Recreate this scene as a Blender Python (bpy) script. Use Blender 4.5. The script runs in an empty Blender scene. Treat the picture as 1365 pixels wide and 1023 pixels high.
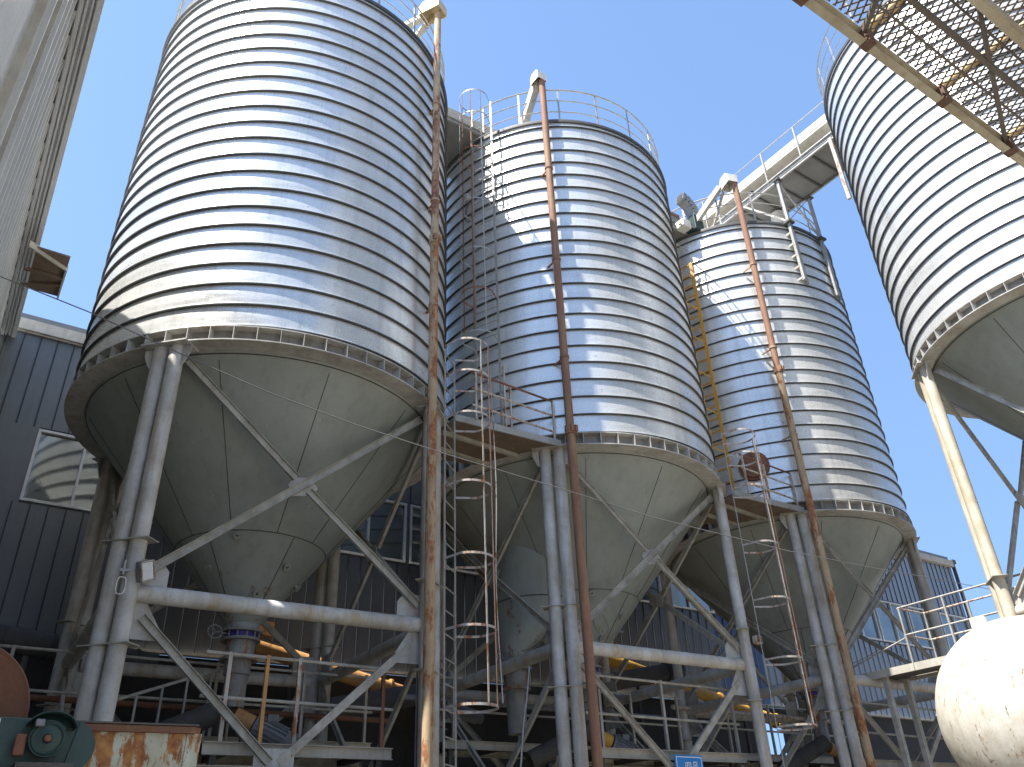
import bpy, math, random
from mathutils import Vector, Matrix
random.seed(7)
S = bpy.context.scene
COL = S.collection
R = math.radians
# ------------------------------------------------------------------ camera, sky, sun, exposure
# axes: x runs along the row of silos, y towards the rear shed, z up; the camera stands at the origin, ground at z = GZ
GZ = -1.6
FWD = Vector((0.49516018474649753, 0.7045416781688418, 0.5083674017527545))
RT = Vector((0.830460111479407, -0.5557321641760256, -0.038700968228740466))
UP = Vector((-0.2552496712699655, -0.4413420277101004, 0.8602702016769566))
cam_d = bpy.data.cameras.new('camera'); cam = bpy.data.objects.new('camera', cam_d); COL.objects.link(cam)
cam.matrix_world = Matrix(((RT.x, UP.x, -FWD.x, 0), (RT.y, UP.y, -FWD.y, 0), (RT.z, UP.z, -FWD.z, 0), (0, 0, 0, 1)))
cam_d.sensor_fit = 'HORIZONTAL'; cam_d.sensor_width = 36.0; cam_d.lens = 36.0 * 1088.45 / 1365.0
cam_d.clip_start = 0.05; cam_d.clip_end = 2000
S.camera = cam
SUN_AZ, SUN_EL = R(183.4), R(60.5)
to_sun = Vector((math.cos(SUN_AZ) * math.cos(SUN_EL), math.sin(SUN_AZ) * math.cos(SUN_EL), math.sin(SUN_EL)))
sd = bpy.data.lights.new('sun', 'SUN'); sun = bpy.data.objects.new('sun', sd); COL.objects.link(sun)
sun.rotation_euler = to_sun.to_track_quat('Z', 'Y').to_euler(); sun.location = (0, 0, 60)
sd.energy = 4.7; sd.angle = R(0.55); sd.color = (1.0, 0.955, 0.89)
W = bpy.data.worlds.new('World'); S.world = W; W.use_nodes = True
nt = W.node_tree; bg = nt.nodes['Background']; sky = nt.nodes.new('ShaderNodeTexSky')
sky.sky_type = 'NISHITA'; sky.sun_disc = False; sky.sun_elevation = SUN_EL
sky.sun_rotation = math.atan2(to_sun.x, to_sun.y)
sky.air_density = 1.1; sky.dust_density = 0.2; sky.ozone_density = 3.0
tcw = nt.nodes.new('ShaderNodeTexCoord'); lift = nt.nodes.new('ShaderNodeVectorMath'); lift.operation = 'MULTIPLY_ADD'
lift.inputs[1].default_value = (1, 1, .42); lift.inputs[2].default_value = (0, 0, 0.40); nt.links.new(tcw.outputs['Generated'], lift.inputs[0]); nt.links.new(lift.outputs[0], sky.inputs['Vector'])   # a clear, even sky down to the roofs
nt.links.new(sky.outputs[0], bg.inputs[0]); bg.inputs[1].default_value = 0.115
S.view_settings.view_transform = 'Standard'; S.view_settings.look = 'None'
S.view_settings.gamma = 1.0; S.view_settings.exposure = 1.55
S.render.engine = 'CYCLES'

# ------------------------------------------------------------------ materials
class N:
    def __init__(s, name):
        s.m = bpy.data.materials.new(name); s.m.use_nodes = True
        s.t = s.m.node_tree; s.n = s.t.nodes; s.b = s.n['Principled BSDF']
        tc = s.n.new('ShaderNodeTexCoord'); oi = s.n.new('ShaderNodeObjectInfo')
        mu = s.math('MULTIPLY', oi.outputs['Random'], 37.0)
        add = s.n.new('ShaderNodeVectorMath'); add.operation = 'ADD'
        s.l(tc.outputs['Object'], add.inputs[0]); s.l(mu, add.inputs[1]); s.co = add.outputs[0]; s.raw = tc.outputs['Object']
    def l(s, a, b): s.t.links.new(a, b)
    def math(s, op, a, b=0.0, clamp=False):
        n = s.n.new('ShaderNodeMath'); n.operation = op; n.use_clamp = clamp
        for i, v in enumerate((a, b)):
            if isinstance(v, (int, float)): n.inputs[i].default_value = v
            else: s.l(v, n.inputs[i])
        return n.outputs[0]
    def noise(s, scale, stretch=(1, 1, 1), detail=5, rough=0.6, co=None):
        mp = s.n.new('ShaderNodeMapping'); mp.inputs['Scale'].default_value = stretch
        s.l(co or s.co, mp.inputs[0]); n = s.n.new('ShaderNodeTexNoise')
        n.inputs['Scale'].default_value = scale; n.inputs['Detail'].default_value = detail; n.inputs['Roughness'].default_value = rough
        s.l(mp.outputs[0], n.inputs['Vector']); return n.outputs['Fac']
    def ramp(s, f, lo, hi):
        n = s.n.new('ShaderNodeMapRange'); n.inputs[1].default_value = lo; n.inputs[2].default_value = hi
        s.l(f, n.inputs[0]); return n.outputs[0]
    def mix(s, f, a, b):
        n = s.n.new('ShaderNodeMix'); n.data_type = 'RGBA'
        if isinstance(f, (int, float)): n.inputs[0].default_value = f
        else: s.l(f, n.inputs[0])
        for i, v in ((6, a), (7, b)):
            if isinstance(v, tuple): n.inputs[i].default_value = (*v, 1)
            else: s.l(v, n.inputs[i])
        return n.outputs[2]
    def bump(s, h, strength, dist=0.01):
        n = s.n.new('ShaderNodeBump'); n.inputs['Strength'].default_value = strength; n.inputs['Distance'].default_value = dist
        s.l(h, n.inputs['Height']); s.l(n.outputs[0], s.b.inputs['Normal'])
    def out(s, col, rough, metal=0.0):
        for k, v in (('Base Color', col), ('Roughness', rough), ('Metallic', metal)):
            if isinstance(v, tuple): s.b.inputs[k].default_value = (*v, 1)
            elif isinstance(v, (int, float)): s.b.inputs[k].default_value = v
            else: s.l(v, s.b.inputs[k])
        return s.m
def c(*a): return tuple(a)
RUST, RUSTD, RUSTO = c(.20, .075, .03), c(.07, .03, .018), c(.36, .16, .06)

def painted(name, base, dirt=None, rust=0.0, dirt_amt=.5, rough=.55, metal=0.0, scale=2.2, streak=True, bump=.15, rc=(RUST, RUSTO), ochre=0.0):
    """paint with blotchy grime, runs down the surface and rust patches of a shape of their own"""
    s = N(name)
    dirt = dirt or tuple(v * .45 for v in base)
    big = s.noise(scale, detail=6, rough=.65)
    col = s.mix(s.math('MULTIPLY', s.ramp(big, .35, .7), dirt_amt), base, dirt)
    if streak:
        st = s.noise(9, (1, 1, .07), detail=5)
        col = s.mix(s.math('MULTIPLY', s.ramp(st, .5, .72), dirt_amt * .8), col, dirt)
    if ochre:
        oc = s.noise(5.5, (1, 1, .14), detail=7, rough=.7)
        col = s.mix(s.math('MULTIPLY', s.ramp(oc, .50, .66), ochre), col, c(.33, .23, .10))
    sp = s.noise(38, detail=3)
    col = s.mix(s.math('MULTIPLY', s.ramp(sp, .55, .75), .35), col, dirt)
    rg = s.math('ADD', s.math('MULTIPLY', sp, .3), rough - .12)
    if rust > 0:
        a = s.noise(scale * 2.1, (1, 1, .32), detail=9, rough=.74)
        th = .72 - .32 * rust
        f = s.ramp(a, th, th + .05)
        rcol = s.mix(s.ramp(s.noise(14, detail=6), .4, .65), rc[0], rc[1])
        col = s.mix(f, col, rcol)
        rg = s.math('MAXIMUM', rg, s.math('MULTIPLY', f, .85))
    s.bump(s.math('ADD', s.math('MULTIPLY', big, .6), sp), bump, .006)
    return s.out(col, rg, metal)

def galvanised(name, lo, hi, metal=.75, rough=.36):
    s = N(name)
    big = s.noise(.55, (1, 1, 2.2), detail=6)
    band = s.noise(2.7, (.06, .06, 1), detail=2)
    sp = s.noise(55, detail=2)
    st = s.noise(7, (1, 1, .05), detail=5)
    f = s.math('ADD', s.math('MULTIPLY', s.ramp(big, .3, .7), .4), s.math('MULTIPLY', s.ramp(band, .35, .65), .6))
    col = s.mix(f, lo, hi)
    col = s.mix(s.math('MULTIPLY', s.ramp(sp, .4, .65), .38), col, tuple(v * .66 for v in lo))
    col = s.mix(s.math('MULTIPLY', s.ramp(st, .52, .75), .42), col, tuple(v * .55 for v in lo))
    dots = s.noise(16, detail=1)
    col = s.mix(s.math('MULTIPLY', s.ramp(dots, .74, .78), .5), col, c(.12, .11, .1))
    dr = s.noise(11, (1, 1, .22), detail=7, rough=.7)
    col = s.mix(s.math('MULTIPLY', s.ramp(dr, .62, .70), .30), col, c(.25, .24, .21))
    rg = s.math('ADD', s.math('MULTIPLY', big, .16), s.math('ADD', s.math('MULTIPLY', sp, .12), rough - .13))
    h = s.math('ADD', s.math('MULTIPLY', s.noise(2.6, (1, 1, 2.4), detail=3, rough=.45), 1.0), s.math('MULTIPLY', sp, .03))
    s.bump(h, .32, .03)
    return s.out(col, rg, metal)

M = {}
M['galv'] = galvanised('galvanised_sheet', c(.58, .58, .555), c(.78, .78, .745), .42, .28)
M['seam'] = painted('seam_grime_and_shade', c(.10, .10, .095), c(.04, .04, .038), 0, .6, .6, .3)  # grime tone that also paints the shade under each seam lip
M['flange'] = painted('ring_beam_paint', c(.46, .46, .43), c(.18, .14, .10), .25, .6, .6, scale=3)
def hopper_mat():
    s = N('hopper_grey_green_paint'); base, dirt = c(.275, .295, .265), c(.18, .19, .165)
    big = s.noise(1.0, detail=6, rough=.65); col = s.mix(s.math('MULTIPLY', s.ramp(big, .35, .7), .6), base, dirt)
    st = s.noise(6, (1, 1, .10), detail=5); col = s.mix(s.math('MULTIPLY', s.ramp(st, .5, .7), .45), col, dirt)
    pl = s.noise(16, (1, 1, .16), detail=3); col = s.mix(s.math('MULTIPLY', s.ramp(pl, .70, .74), .55), col, c(.46, .46, .42))      # pale scrapes and droppings
    dk = s.noise(24, detail=2); col = s.mix(s.math('MULTIPLY', s.ramp(dk, .73, .76), .7), col, c(.05, .045, .035))
    sep = s.n.new('ShaderNodeSeparateXYZ'); s.l(s.raw, sep.inputs[0])
    low = s.ramp(sep.outputs[2], 6.2, 4.6)                                   # rust stains gather at the outlet
    ru = s.noise(5, (1, 1, .45), detail=9, rough=.75); f = s.ramp(s.math('ADD', ru, s.math('MULTIPLY', low, .135)), .66, .70)
    col = s.mix(s.math('MULTIPLY', f, .85), col, s.mix(s.ramp(s.noise(20), .4, .6), c(.10, .05, .03), c(.26, .13, .07)))
    s.bump(s.math('ADD', big, s.math('MULTIPLY', s.noise(2.2, detail=1), 1.5)), .16, .02)
    return s.out(col, s.math('ADD', s.math('MULTIPLY', big, .3), .45), 0)
M['hopper'] = hopper_mat()
M['web'] = painted('ring_web_dark', c(.25, .24, .22), c(.12, .10, .085), .12, .7, .7, scale=4)  # recessed web in a darker tone than the flanges
M['weld'] = painted('weld_grime', c(.07, .065, .055), None, .3, .5, .8, scale=6)
M['leg'] = painted('leg_grey_paint', c(.52, .52, .50), c(.24, .20, .14), .16, .75, .56, scale=2.5, ochre=.6)
M['leg_ochre'] = painted('leg_cream_paint', c(.52, .49, .40), c(.30, .24, .15), .18, .7, .6, scale=2.5, ochre=.7)
M['brace'] = painted('brace_grey_paint', c(.42, .41, .36), c(.17, .14, .10), .22, .7, .6, scale=4)
M['dark_steel'] = painted('dark_grimy_steel', c(.08, .075, .068), c(.035, .03, .027), .15, .6, .7, scale=3)
M['rail'] = painted('rail_galvanised', c(.36, .355, .33), c(.18, .16, .13), .22, .5, .5, .25, scale=6)
M['rail_rust'] = painted('rail_flaking_white_over_rust', c(.50, .47, .42), c(.26, .19, .13), .62, .6, .65, scale=5)
M['white_rail'] = painted('cage_white_paint', c(.42, .40, .36), c(.24, .19, .14), .6, .5, .6, scale=5)
M['rust'] = painted('rust_brown', c(.22, .10, .055), c(.10, .045, .03), .45, .7, .85, scale=3, rc=(RUSTD, RUSTO))
M['rust_pipe'] = painted('rust_red_pipe', c(.25, .125, .075), c(.16, .08, .045), .25, .65, .75, scale=2, ochre=.5, rc=(RUSTD, RUSTO))
M['rust_cream'] = painted('cream_pipe_with_rust_runs', c(.42, .32, .19), c(.24, .14, .07), .72, .7, .7, scale=2.4)
M['rust_mix'] = painted('pipe_mostly_rust', c(.46, .36, .22), c(.24, .13, .07), .80, .8, .75, scale=1.6, rc=(c(.15, .065, .04), c(.33, .15, .07)))
M['cream'] = painted('cream_hood_paint', c(.62, .52, .33), c(.4, .3, .18), .15, .5, .6)
M['whitebox'] = painted('off_white_hood_paint', c(.68, .66, .60), c(.4, .36, .28), .08, .5, .6)
M['yellow'] = painted('yellow_ladder_paint', c(.60, .30, .02), c(.35, .2, .06), .18, .5, .55, scale=6)
M['auger'] = painted('yellow_auger_paint', c(.70, .38, .04), c(.34, .17, .05), .12, .5, .5, scale=3)
M['auger_rust'] = painted('faded_orange_auger_paint', c(.52, .27, .08), c(.26, .14, .07), .45, .6, .6, scale=3)
M['green'] = painted('green_gear_paint', c(.014, .045, .036), c(.012, .022, .02), .06, .6, .5, scale=4)
M['bin'] = painted('mint_paint_mostly_rust', c(.46, .49, .40), c(.34, .30, .2), .80, .7, .7, scale=6.5, rc=(c(.22, .075, .025), c(.42, .21, .07)))
M['drum_dark'] = painted('dark_rusty_plate', c(.11, .06, .04), c(.05, .03, .025), .4, .6, .8, scale=6)
M['drum'] = painted('rust_drum', c(.17, .08, .045), c(.11, .045, .025), .4, .6, .8, scale=3, rc=(RUSTD, c(.34, .17, .08)))
M['tank'] = painted('white_tank_stained', c(.54, .52, .46), c(.36, .32, .25), .46, .75, .5, scale=7.0, rc=(c(.17, .12, .08), c(.36, .27, .18)), streak=True)
M['white'] = painted('white_paint', c(.72, .72, .70), None, 0, .2, .5)
M['frame'] = painted('window_frame_white', c(.62, .63, .62), None, 0, .4, .5)
M['clad'] = painted('blue_grey_cladding', c(.125, .137, .145), c(.085, .090, .095), 0, .4, .45, .1, scale=.7)
M['clad_blue'] = painted('deep_blue_cladding', c(.030, .075, .21), c(.03, .055, .12), 0, .4, .45, .1, scale=.7)
M['clad_pale'] = painted('pale_blue_cladding', c(.26, .30, .35), c(.17, .19, .22), 0, .4, .45, .15, scale=.7)
M['clad_gap'] = painted('cladding_joint', c(.03, .035, .045), None, 0, .3, .7)
M['grey_clad'] = painted('grey_ribbed_sheet', c(.50, .495, .46), c(.30, .29, .26), 0, .45, .5, .15, scale=.8)
M['soffit'] = painted('pale_soffit_sheet', c(.72, .74, .76), c(.45, .45, .45), 0, .4, .5, .2, scale=1)
M['trim'] = painted('tan_grey_trim', c(.42, .40, .34), c(.22, .19, .15), .04, .6, .6, scale=3)
M['dark'] = painted('dark_plaster_and_shade', c(.04, .038, .035), c(.02, .02, .018), 0, .5, .85)  # dark plaster; also the painted shade inside the shed and the duct mouth
M['concrete'] = painted('yard_concrete', c(.22, .20, .17), c(.12, .11, .09), 0, .6, .85, scale=.4, streak=False)
M['asphalt'] = painted('yard_ground', c(.34, .31, .25), c(.22, .20, .16), 0, .7, .9, scale=.15, streak=False)
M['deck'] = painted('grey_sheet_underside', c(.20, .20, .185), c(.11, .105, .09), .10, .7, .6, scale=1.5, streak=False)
M['casing'] = painted('tan_stained_casing', c(.30, .28, .22), c(.20, .15, .09), .15, .8, .65, scale=2)
M['timber'] = painted('brown_plank', c(.17, .125, .09), c(.09, .06, .045), .0, .6, .8, scale=4)
M['purple'] = painted('violet_clamp_band', c(.05, .03, .22), None, 0, .4, .5)
M['blue'] = painted('blue_sign_enamel', c(.01, .20, .52), c(.01, .14, .36), 0, .25, .35, streak=False, bump=.02)
M['cable'] = painted('cable_sheath', c(.16, .155, .15), None, 0, .4, .6)
M['auger_cream'] = painted('ochre_cream_tube', c(.66, .48, .20), c(.5, .3, .12), .1, .5, .6, scale=4)
M['motor'] = painted('grey_motor_paint', c(.20, .21, .22), c(.09, .085, .08), .08, .6, .5, scale=6)
M['outlet'] = painted('grey_outlet_with_rust', c(.26, .27, .26), c(.12, .10, .08), .55, .7, .65, scale=3)
M['mesh'] = painted('rusty_expanded_mesh', c(.11, .095, .082), c(.06, .045, .035), .3, .5, .8)
M['canopy'] = painted('olive_channel_paint', c(.36, .33, .25), c(.15, .1, .06), .22, .6, .6, scale=3)
M['lamp'] = painted('floodlight_glass', c(.62, .62, .60), None, 0, .1, .15)
def glass():
    s = N('window_glass'); w = s.noise(1.2, detail=2)
    s.bump(w, .10, .02)
    s.b.inputs['IOR'].default_value = 1.9
    return s.out(s.mix(s.ramp(s.noise(.8), .4, .6), c(.20, .215, .21), c(.28, .30, .29)), .07, .7)
M['glass'] = glass()

# ------------------------------------------------------------------ mesh builder
class MB:
    def __init__(s): s.v = []; s.f = []; s.mi = []; s.sm = []
    def add(s, vs, fs, mi=0, sm=False):
        o = len(s.v); s.v += [tuple(v) for v in vs]
        for f in fs: s.f.append(tuple(i + o for i in f)); s.mi.append(mi); s.sm.append(sm)
        return s
    def box(s, c0, size, rz=0.0, mi=0, M_=None):
        hx, hy, hz = (d / 2 for d in size)
        vs = [Vector((x, y, z)) for x in (-hx, hx) for y in (-hy, hy) for z in (-hz, hz)]
        if M_ is None: M_ = Matrix.Rotation(rz, 3, 'Z')
        vs = [M_ @ v + Vector(c0) for v in vs]
        return s.add(vs, [(0, 1, 3, 2), (4, 6, 7, 5), (0, 4, 5, 1), (2, 3, 7, 6), (0, 2, 6, 4), (1, 5, 7, 3)], mi)
    def frame(s, a, b, side=None):
        a, b = Vector(a), Vector(b); d = (b - a).normalized()
        side = Vector(side) if side else (Vector((0, 0, 1)) if abs(d.z) < .95 else Vector((1, 0, 0)))
        u = d.cross(side).normalized(); w = u.cross(d).normalized()
        return a, b, d, u, w
    def bar(s, a, b, w, h, side=None, mi=0):          # w across, h along 'side'
        a, b, d, u, q = s.frame(a, b, side)
        vs = [p + u * x + q * y for p in (a, b) for x, y in ((-w/2, -h/2), (w/2, -h/2), (w/2, h/2), (-w/2, h/2))]
        return s.add(vs, [(3, 2, 1, 0), (4, 5, 6, 7), (0, 1, 5, 4), (1, 2, 6, 5), (2, 3, 7, 6), (3, 0, 4, 7)], mi)
    def prof(s, a, b, pts, side=None, mi=0, closed=True):   # extrude a polygon along a-b
        a, b, d, u, q = s.frame(a, b, side); n = len(pts)
        vs = [p + u * x + q * y for p in (a, b) for x, y in pts]
        fs = [(i, (i + 1) % n, (i + 1) % n + n, i + n) for i in range(n if closed else n - 1)]
        if closed: fs += [tuple(range(n - 1, -1, -1)), tuple(range(n, 2 * n))]
        return s.add(vs, fs, mi)
    def angle(s, a, b, w, h, t=.008, side=None, mi=0):
        return s.prof(a, b, [(0, 0), (w, 0), (w, t), (t, t), (t, h), (0, h)], side, mi)
    def channel(s, a, b, w, h, t=.008, side=None, mi=0):    # web of height h, flanges w along u
        return s.prof(a, b, [(0, -h/2), (w, -h/2), (w, -h/2 + t), (t, -h/2 + t), (t, h/2 - t), (w, h/2 - t), (w, h/2), (0, h/2)], side, mi)
    def tube(s, a, b, r, seg=12, r2=None, caps=True, mi=0):
        a, b, d, u, q = s.frame(a, b); r2 = r if r2 is None else r2
        vs = [p + (u * math.cos(t) + q * math.sin(t)) * rr for p, rr in ((a, r), (b, r2)) for t in (2 * math.pi * i / seg for i in range(seg))]
        s.add(vs, [(i, (i + 1) % seg, (i + 1) % seg + seg, i + seg) for i in range(seg)], mi, True)
        if caps:
            o = len(s.v) - 2 * seg
            s.f.append(tuple(o + i for i in range(seg - 1, -1, -1))); s.f.append(tuple(o + seg + i for i in range(seg)))
            s.mi += [mi, mi]; s.sm += [False, False]
        return s
    def path(s, pts, r, seg=8, closed=False, mi=0):
        P = [Vector(p) for p in pts]; n = len(P); vs = []; prev = None
        for i, p in enumerate(P):
            t = (P[(i + 1) % n] - P[i - 1]) if closed else (P[min(i + 1, n - 1)] - P[max(i - 1, 0)])
            t.normalize()
            if prev is None:
                ref = Vector((0, 0, 1)) if abs(t.z) < .9 else Vector((1, 0, 0)); u = t.cross(ref).normalized()
            else: u = (prev - t * prev.dot(t)).normalized()
            prev = u; w = t.cross(u)
            vs += [p + (u * math.cos(a) + w * math.sin(a)) * r for a in (2 * math.pi * k / seg for k in range(seg))]
        fs = []
        for i in range(n if closed else n - 1):
            for k in range(seg):
                j = (i + 1) % n
                fs.append((i * seg + k, i * seg + (k + 1) % seg, j * seg + (k + 1) % seg, j * seg + k))
        s.add(vs, fs, mi, True)
        if not closed: s.add(vs[:seg], [tuple(range(seg - 1, -1, -1))], mi); s.add(vs[-seg:], [tuple(range(seg))], mi)
        return s
    def lathe(s, prof, seg=48, o=(0, 0, 0), a0=0.0, a1=2 * math.pi, closed=False, mi=0, sm=True, axis=None):
        full = abs(a1 - a0 - 2 * math.pi) < 1e-6; m = len(prof); cnt = seg if full else seg + 1
        O = Vector(o); Q = None
        if axis: Q = Vector(axis).to_track_quat('Z', 'Y').to_matrix()
        vs = []
        for i in range(cnt):
            t = a0 + (a1 - a0) * i / seg
            for r, z in prof:
                v = Vector((r * math.cos(t), r * math.sin(t), z)); vs.append((Q @ v if Q else v) + O)
        fs = []
        for i in range(seg):
            j = (i + 1) % cnt if full else i + 1
            for k in range(m if closed else m - 1):
                k2 = (k + 1) % m
                fs.append((i * m + k, j * m + k, j * m + k2, i * m + k2))
        return s.add(vs, fs, mi, sm)
    def build(s, name, mats, parent=None, sharp=35, bevel=0):
        me = bpy.data.meshes.new(name); me.from_pydata(s.v, [], s.f); me.validate()
        for m in (mats if isinstance(mats, (list, tuple)) else [mats]): me.materials.append(M[m])
        if len(me.polygons) == len(s.f):
            me.polygons.foreach_set('material_index', s.mi); me.polygons.foreach_set('use_smooth', s.sm)
        me.update()
        if any(s.sm): me.set_sharp_from_angle(angle=R(sharp))
        o = bpy.data.objects.new(name, me); COL.objects.link(o)
        if parent:
            o.parent = parent
            if parent.type == 'MESH' or True: pass
        if bevel:
            b = o.modifiers.new('bevel', 'BEVEL'); b.width = bevel; b.segments = 2; b.limit_method = 'ANGLE'
        return o
def tag(o, label=None, cat=None, group=None, kind=None):
    if label: o['label'] = label
    if cat: o['category'] = cat
    if group: o['group'] = group
    if kind: o['kind'] = kind
    return o
def thing(name, label, cat, loc=(0, 0, 0), group=None):
    """an Empty at the thing's base; parts are modelled in world axes relative to loc"""
    o = bpy.data.objects.new(name, None); COL.objects.link(o); o.location = loc; o.empty_display_size = .2
    return tag(o, label, cat, group)
def copy_tree(o, parent=None):
    q = o.copy(); COL.objects.link(q); q.parent = parent
    for ch in [k for k in bpy.data.objects if k.parent == o]: copy_tree(ch, q)
    return q
def rad(a, r, z=0.0): return Vector((r * math.cos(a), r * math.sin(a), z))

# ------------------------------------------------------------------ setting: ground
g = MB().add([(-300, -300, GZ), (300, -300, GZ), (300, 300, GZ), (-300, 300, GZ)], [(0, 1, 2, 3)]).build('ground', 'asphalt'); tag(g, kind='structure')
g = MB().add([(-.7, 4, GZ + .004), (32, 4, GZ + .004), (32, 16.45, GZ + .004), (-.7, 16.45, GZ + .004)], [(0, 1, 2, 3)]).build('concrete_yard', 'concrete'); tag(g, kind='structure')

# ------------------------------------------------------------------ silos
PITCH = .368
def body_mesh(zb, zt):
    """spiral lock-seam wall: a sheet band with a folded lip at every turn"""
    seg = 160; R0 = 2.962
    # profile of one turn (radius, z within the pitch)
    P = [(R0 + .042, .0), (R0 + .046, .014), (R0 + .042, .034), (R0 + .006, .040), (R0 + .009, .12), (R0 + .010, .20), (R0 + .008, .30), (R0 + .005, PITCH - .007), (R0 + .004, PITCH - .001)]
    m = len(P); turns = int((zt - zb) / PITCH) + 3
    vs = []; fs = []; mi = []
    n = turns * seg + 1; z00 = zb - PITCH * 1.35
    for i in range(n):
        t = 2 * math.pi * i / seg + math.pi * .65; base = z00 + PITCH * i / seg
        for r, z in P:
            vs.append((r * math.cos(t), r * math.sin(t), min(max(base + z, zb), zt)))
    for i in range(n - 1):
        if vs[(i + 1) * m + m - 1][2] <= zb + 1e-6 or vs[i * m][2] >= zt - 1e-6: continue
        for k in range(m - 1):
            f = (i * m + k, (i + 1) * m + k, (i + 1) * m + k + 1, i * m + k + 1)
            zz = [vs[q][2] for q in f]
            if max(zz) - min(zz) < 1e-6: continue
            fs.append(f); mi.append(1 if k in (0, m - 2) else 0)  # dark lip face, and a strip of painted shade just below the lip
        # underside of the lip joins this turn to the one below
        if i >= seg:
            a = (i - seg) * m + m - 1; b = (i + 1 - seg) * m + m - 1
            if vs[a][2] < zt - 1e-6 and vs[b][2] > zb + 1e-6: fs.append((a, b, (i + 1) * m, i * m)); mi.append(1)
    mb = MB(); mb.v = vs; mb.f = fs; mb.mi = mi; mb.sm = [True] * len(fs)
    # top rim: a dark rolled ring
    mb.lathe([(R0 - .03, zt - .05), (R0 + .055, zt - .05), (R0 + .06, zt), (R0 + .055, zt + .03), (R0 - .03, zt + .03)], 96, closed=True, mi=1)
    return mb
LEGA = [R(-135), R(-48), R(45), R(132)]
def make_silo(label, group, loc, zr, zt, zbm, leg_mat='leg', half=False):
    root = thing('grain_silo', label, 'silo', loc, group)
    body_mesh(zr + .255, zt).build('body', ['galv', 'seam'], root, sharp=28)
    MB().lathe([(3.0, zt + .032), (2.2, zt + .22), (.5, zt + .62), (.0, zt + .66)], 64).build('roof', 'galv', root)
    # ring beam
    rb = MB().lathe([(2.76, zr), (3.045, zr), (3.045, zr + .018), (2.885, zr + .018), (2.885, zr + .235), (3.02, zr + .235), (3.02, zr + .252), (2.76, zr + .252)], 120, closed=True, sm=False)
    rb.lathe([(2.889, zr + .020), (2.889, zr + .233)], 120, mi=1, sm=True)
    ring = rb.build('ring_beam', ['flange', 'web'], root)
    st = None
    for k in range(60):
        a = 2 * math.pi * (k + .35) / 60
        if st is None:
            st = MB().box((2.955, 0, zr + .1265), (.135, .010, .212)).build('stiffener', 'flange', ring)
            q = st
        else: q = st.copy(); COL.objects.link(q); q.parent = ring
        q.rotation_euler = (0, 0, a)
    # hopper cone with weld lines
    zo = zr - 3.18
    h = MB().lathe([(2.86, zr + .22), (2.80, zr + .05), (2.74, zr - .02), (.24, zo + .10), (.235, zo)], 96)
    CR = lambda z: .24 + 2.5 * (z - zo - .10) / (zr - .02 - zo - .10)
    for k in range(11):
        a = 2 * math.pi * k / 11 + R(-155.5)
        h.tube(rad(a, CR(zr - .10) + .002, zr - .10), rad(a, CR(zr - 2.0) + .002, zr - 2.0), .006, 6, mi=1)
        if k % 2 == 0: h.tube(rad(a + .25, CR(zr - 2.0) + .002, zr - 2.0), rad(a + .25, CR(zo + .25) + .002, zo + .25), .007, 6, mi=1)
    r_, z_ = CR(zr - 2.0) + .002, zr - 2.0
    h.path([rad(2 * math.pi * i / 96, r_, z_) for i in range(96)], .007, 6, True, mi=1)
    h.path([rad(2 * math.pi * i / 96, 2.735, zr - .03) for i in range(96)], .009, 6, True, mi=1)
    hop = h.build('hopper', ['hopper', 'weld'], root)
    for a, zz in ((R(-118), zr - 2.05), (R(-70), zr - 2.35), (R(-92), zr - 2.72), (R(-30), zr - 2.5), (R(-150), zr - 2.4), (R(20), zr - 2.2)):
        rr = .24 + (2.5) * (zz - zo - .1) / (zr - .02 - zo - .1)
        nrm = Vector((math.cos(a) * .77, math.sin(a) * .77, -.62))
        p = rad(a, rr, zz)
        MB().lathe([(.030, -.01), (.030, .05), (.060, .05), (.060, .062), (.018, .062), (.018, -.01)], 16, p, closed=True, axis=nrm).build('air_nozzle', 'rail', hop)
    # outlet
    o = MB().lathe([(.30, zo + .02), (.30, zo - .015), (.205, zo - .015), (.205, zo - .10), (.28, zo - .10), (.28, zo - .135), (.21, zo - .135), (.21, zo - .38), (.27, zo - .38), (.27, zo - .41), (.19, zo - .41), (.185, zo - .60), (.16, zo - .62), (.155, zo - 1.05)], 32)
    for k in range(12):
        a = 2 * math.pi * k / 12; o.tube(rad(a, .255, zo - .14), rad(a, .255, zo + .03), .012, 6)
    outp = o.build('outlet_pipe', 'outlet', root)
    MB().lathe([(.212, zo - .018), (.235, zo - .02), (.235, zo - .092), (.212, zo - .096)], 32).build('clamp_band', 'purple', outp)
    hw = MB().path([Vector((-.42 + .10 * math.cos(t), -.12 + .03 * math.sin(t), zo - .05 + .10 * math.sin(t))) for t in (2 * math.pi * i / 20 for i in range(20))], .010, 6, True)
    for t in (0, 2.09, 4.19): hw.tube((-.42, -.12, zo - .05), (-.42 + .10 * math.cos(t), -.12 + .03 * math.sin(t), zo - .05 + .10 * math.sin(t)), .008, 6)
    hw.tube((-.42, -.12, zo - .05), (-.2, -.05, zo - .05), .016, 8)
    hw.build('gate_handwheel', 'motor', outp)
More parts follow.
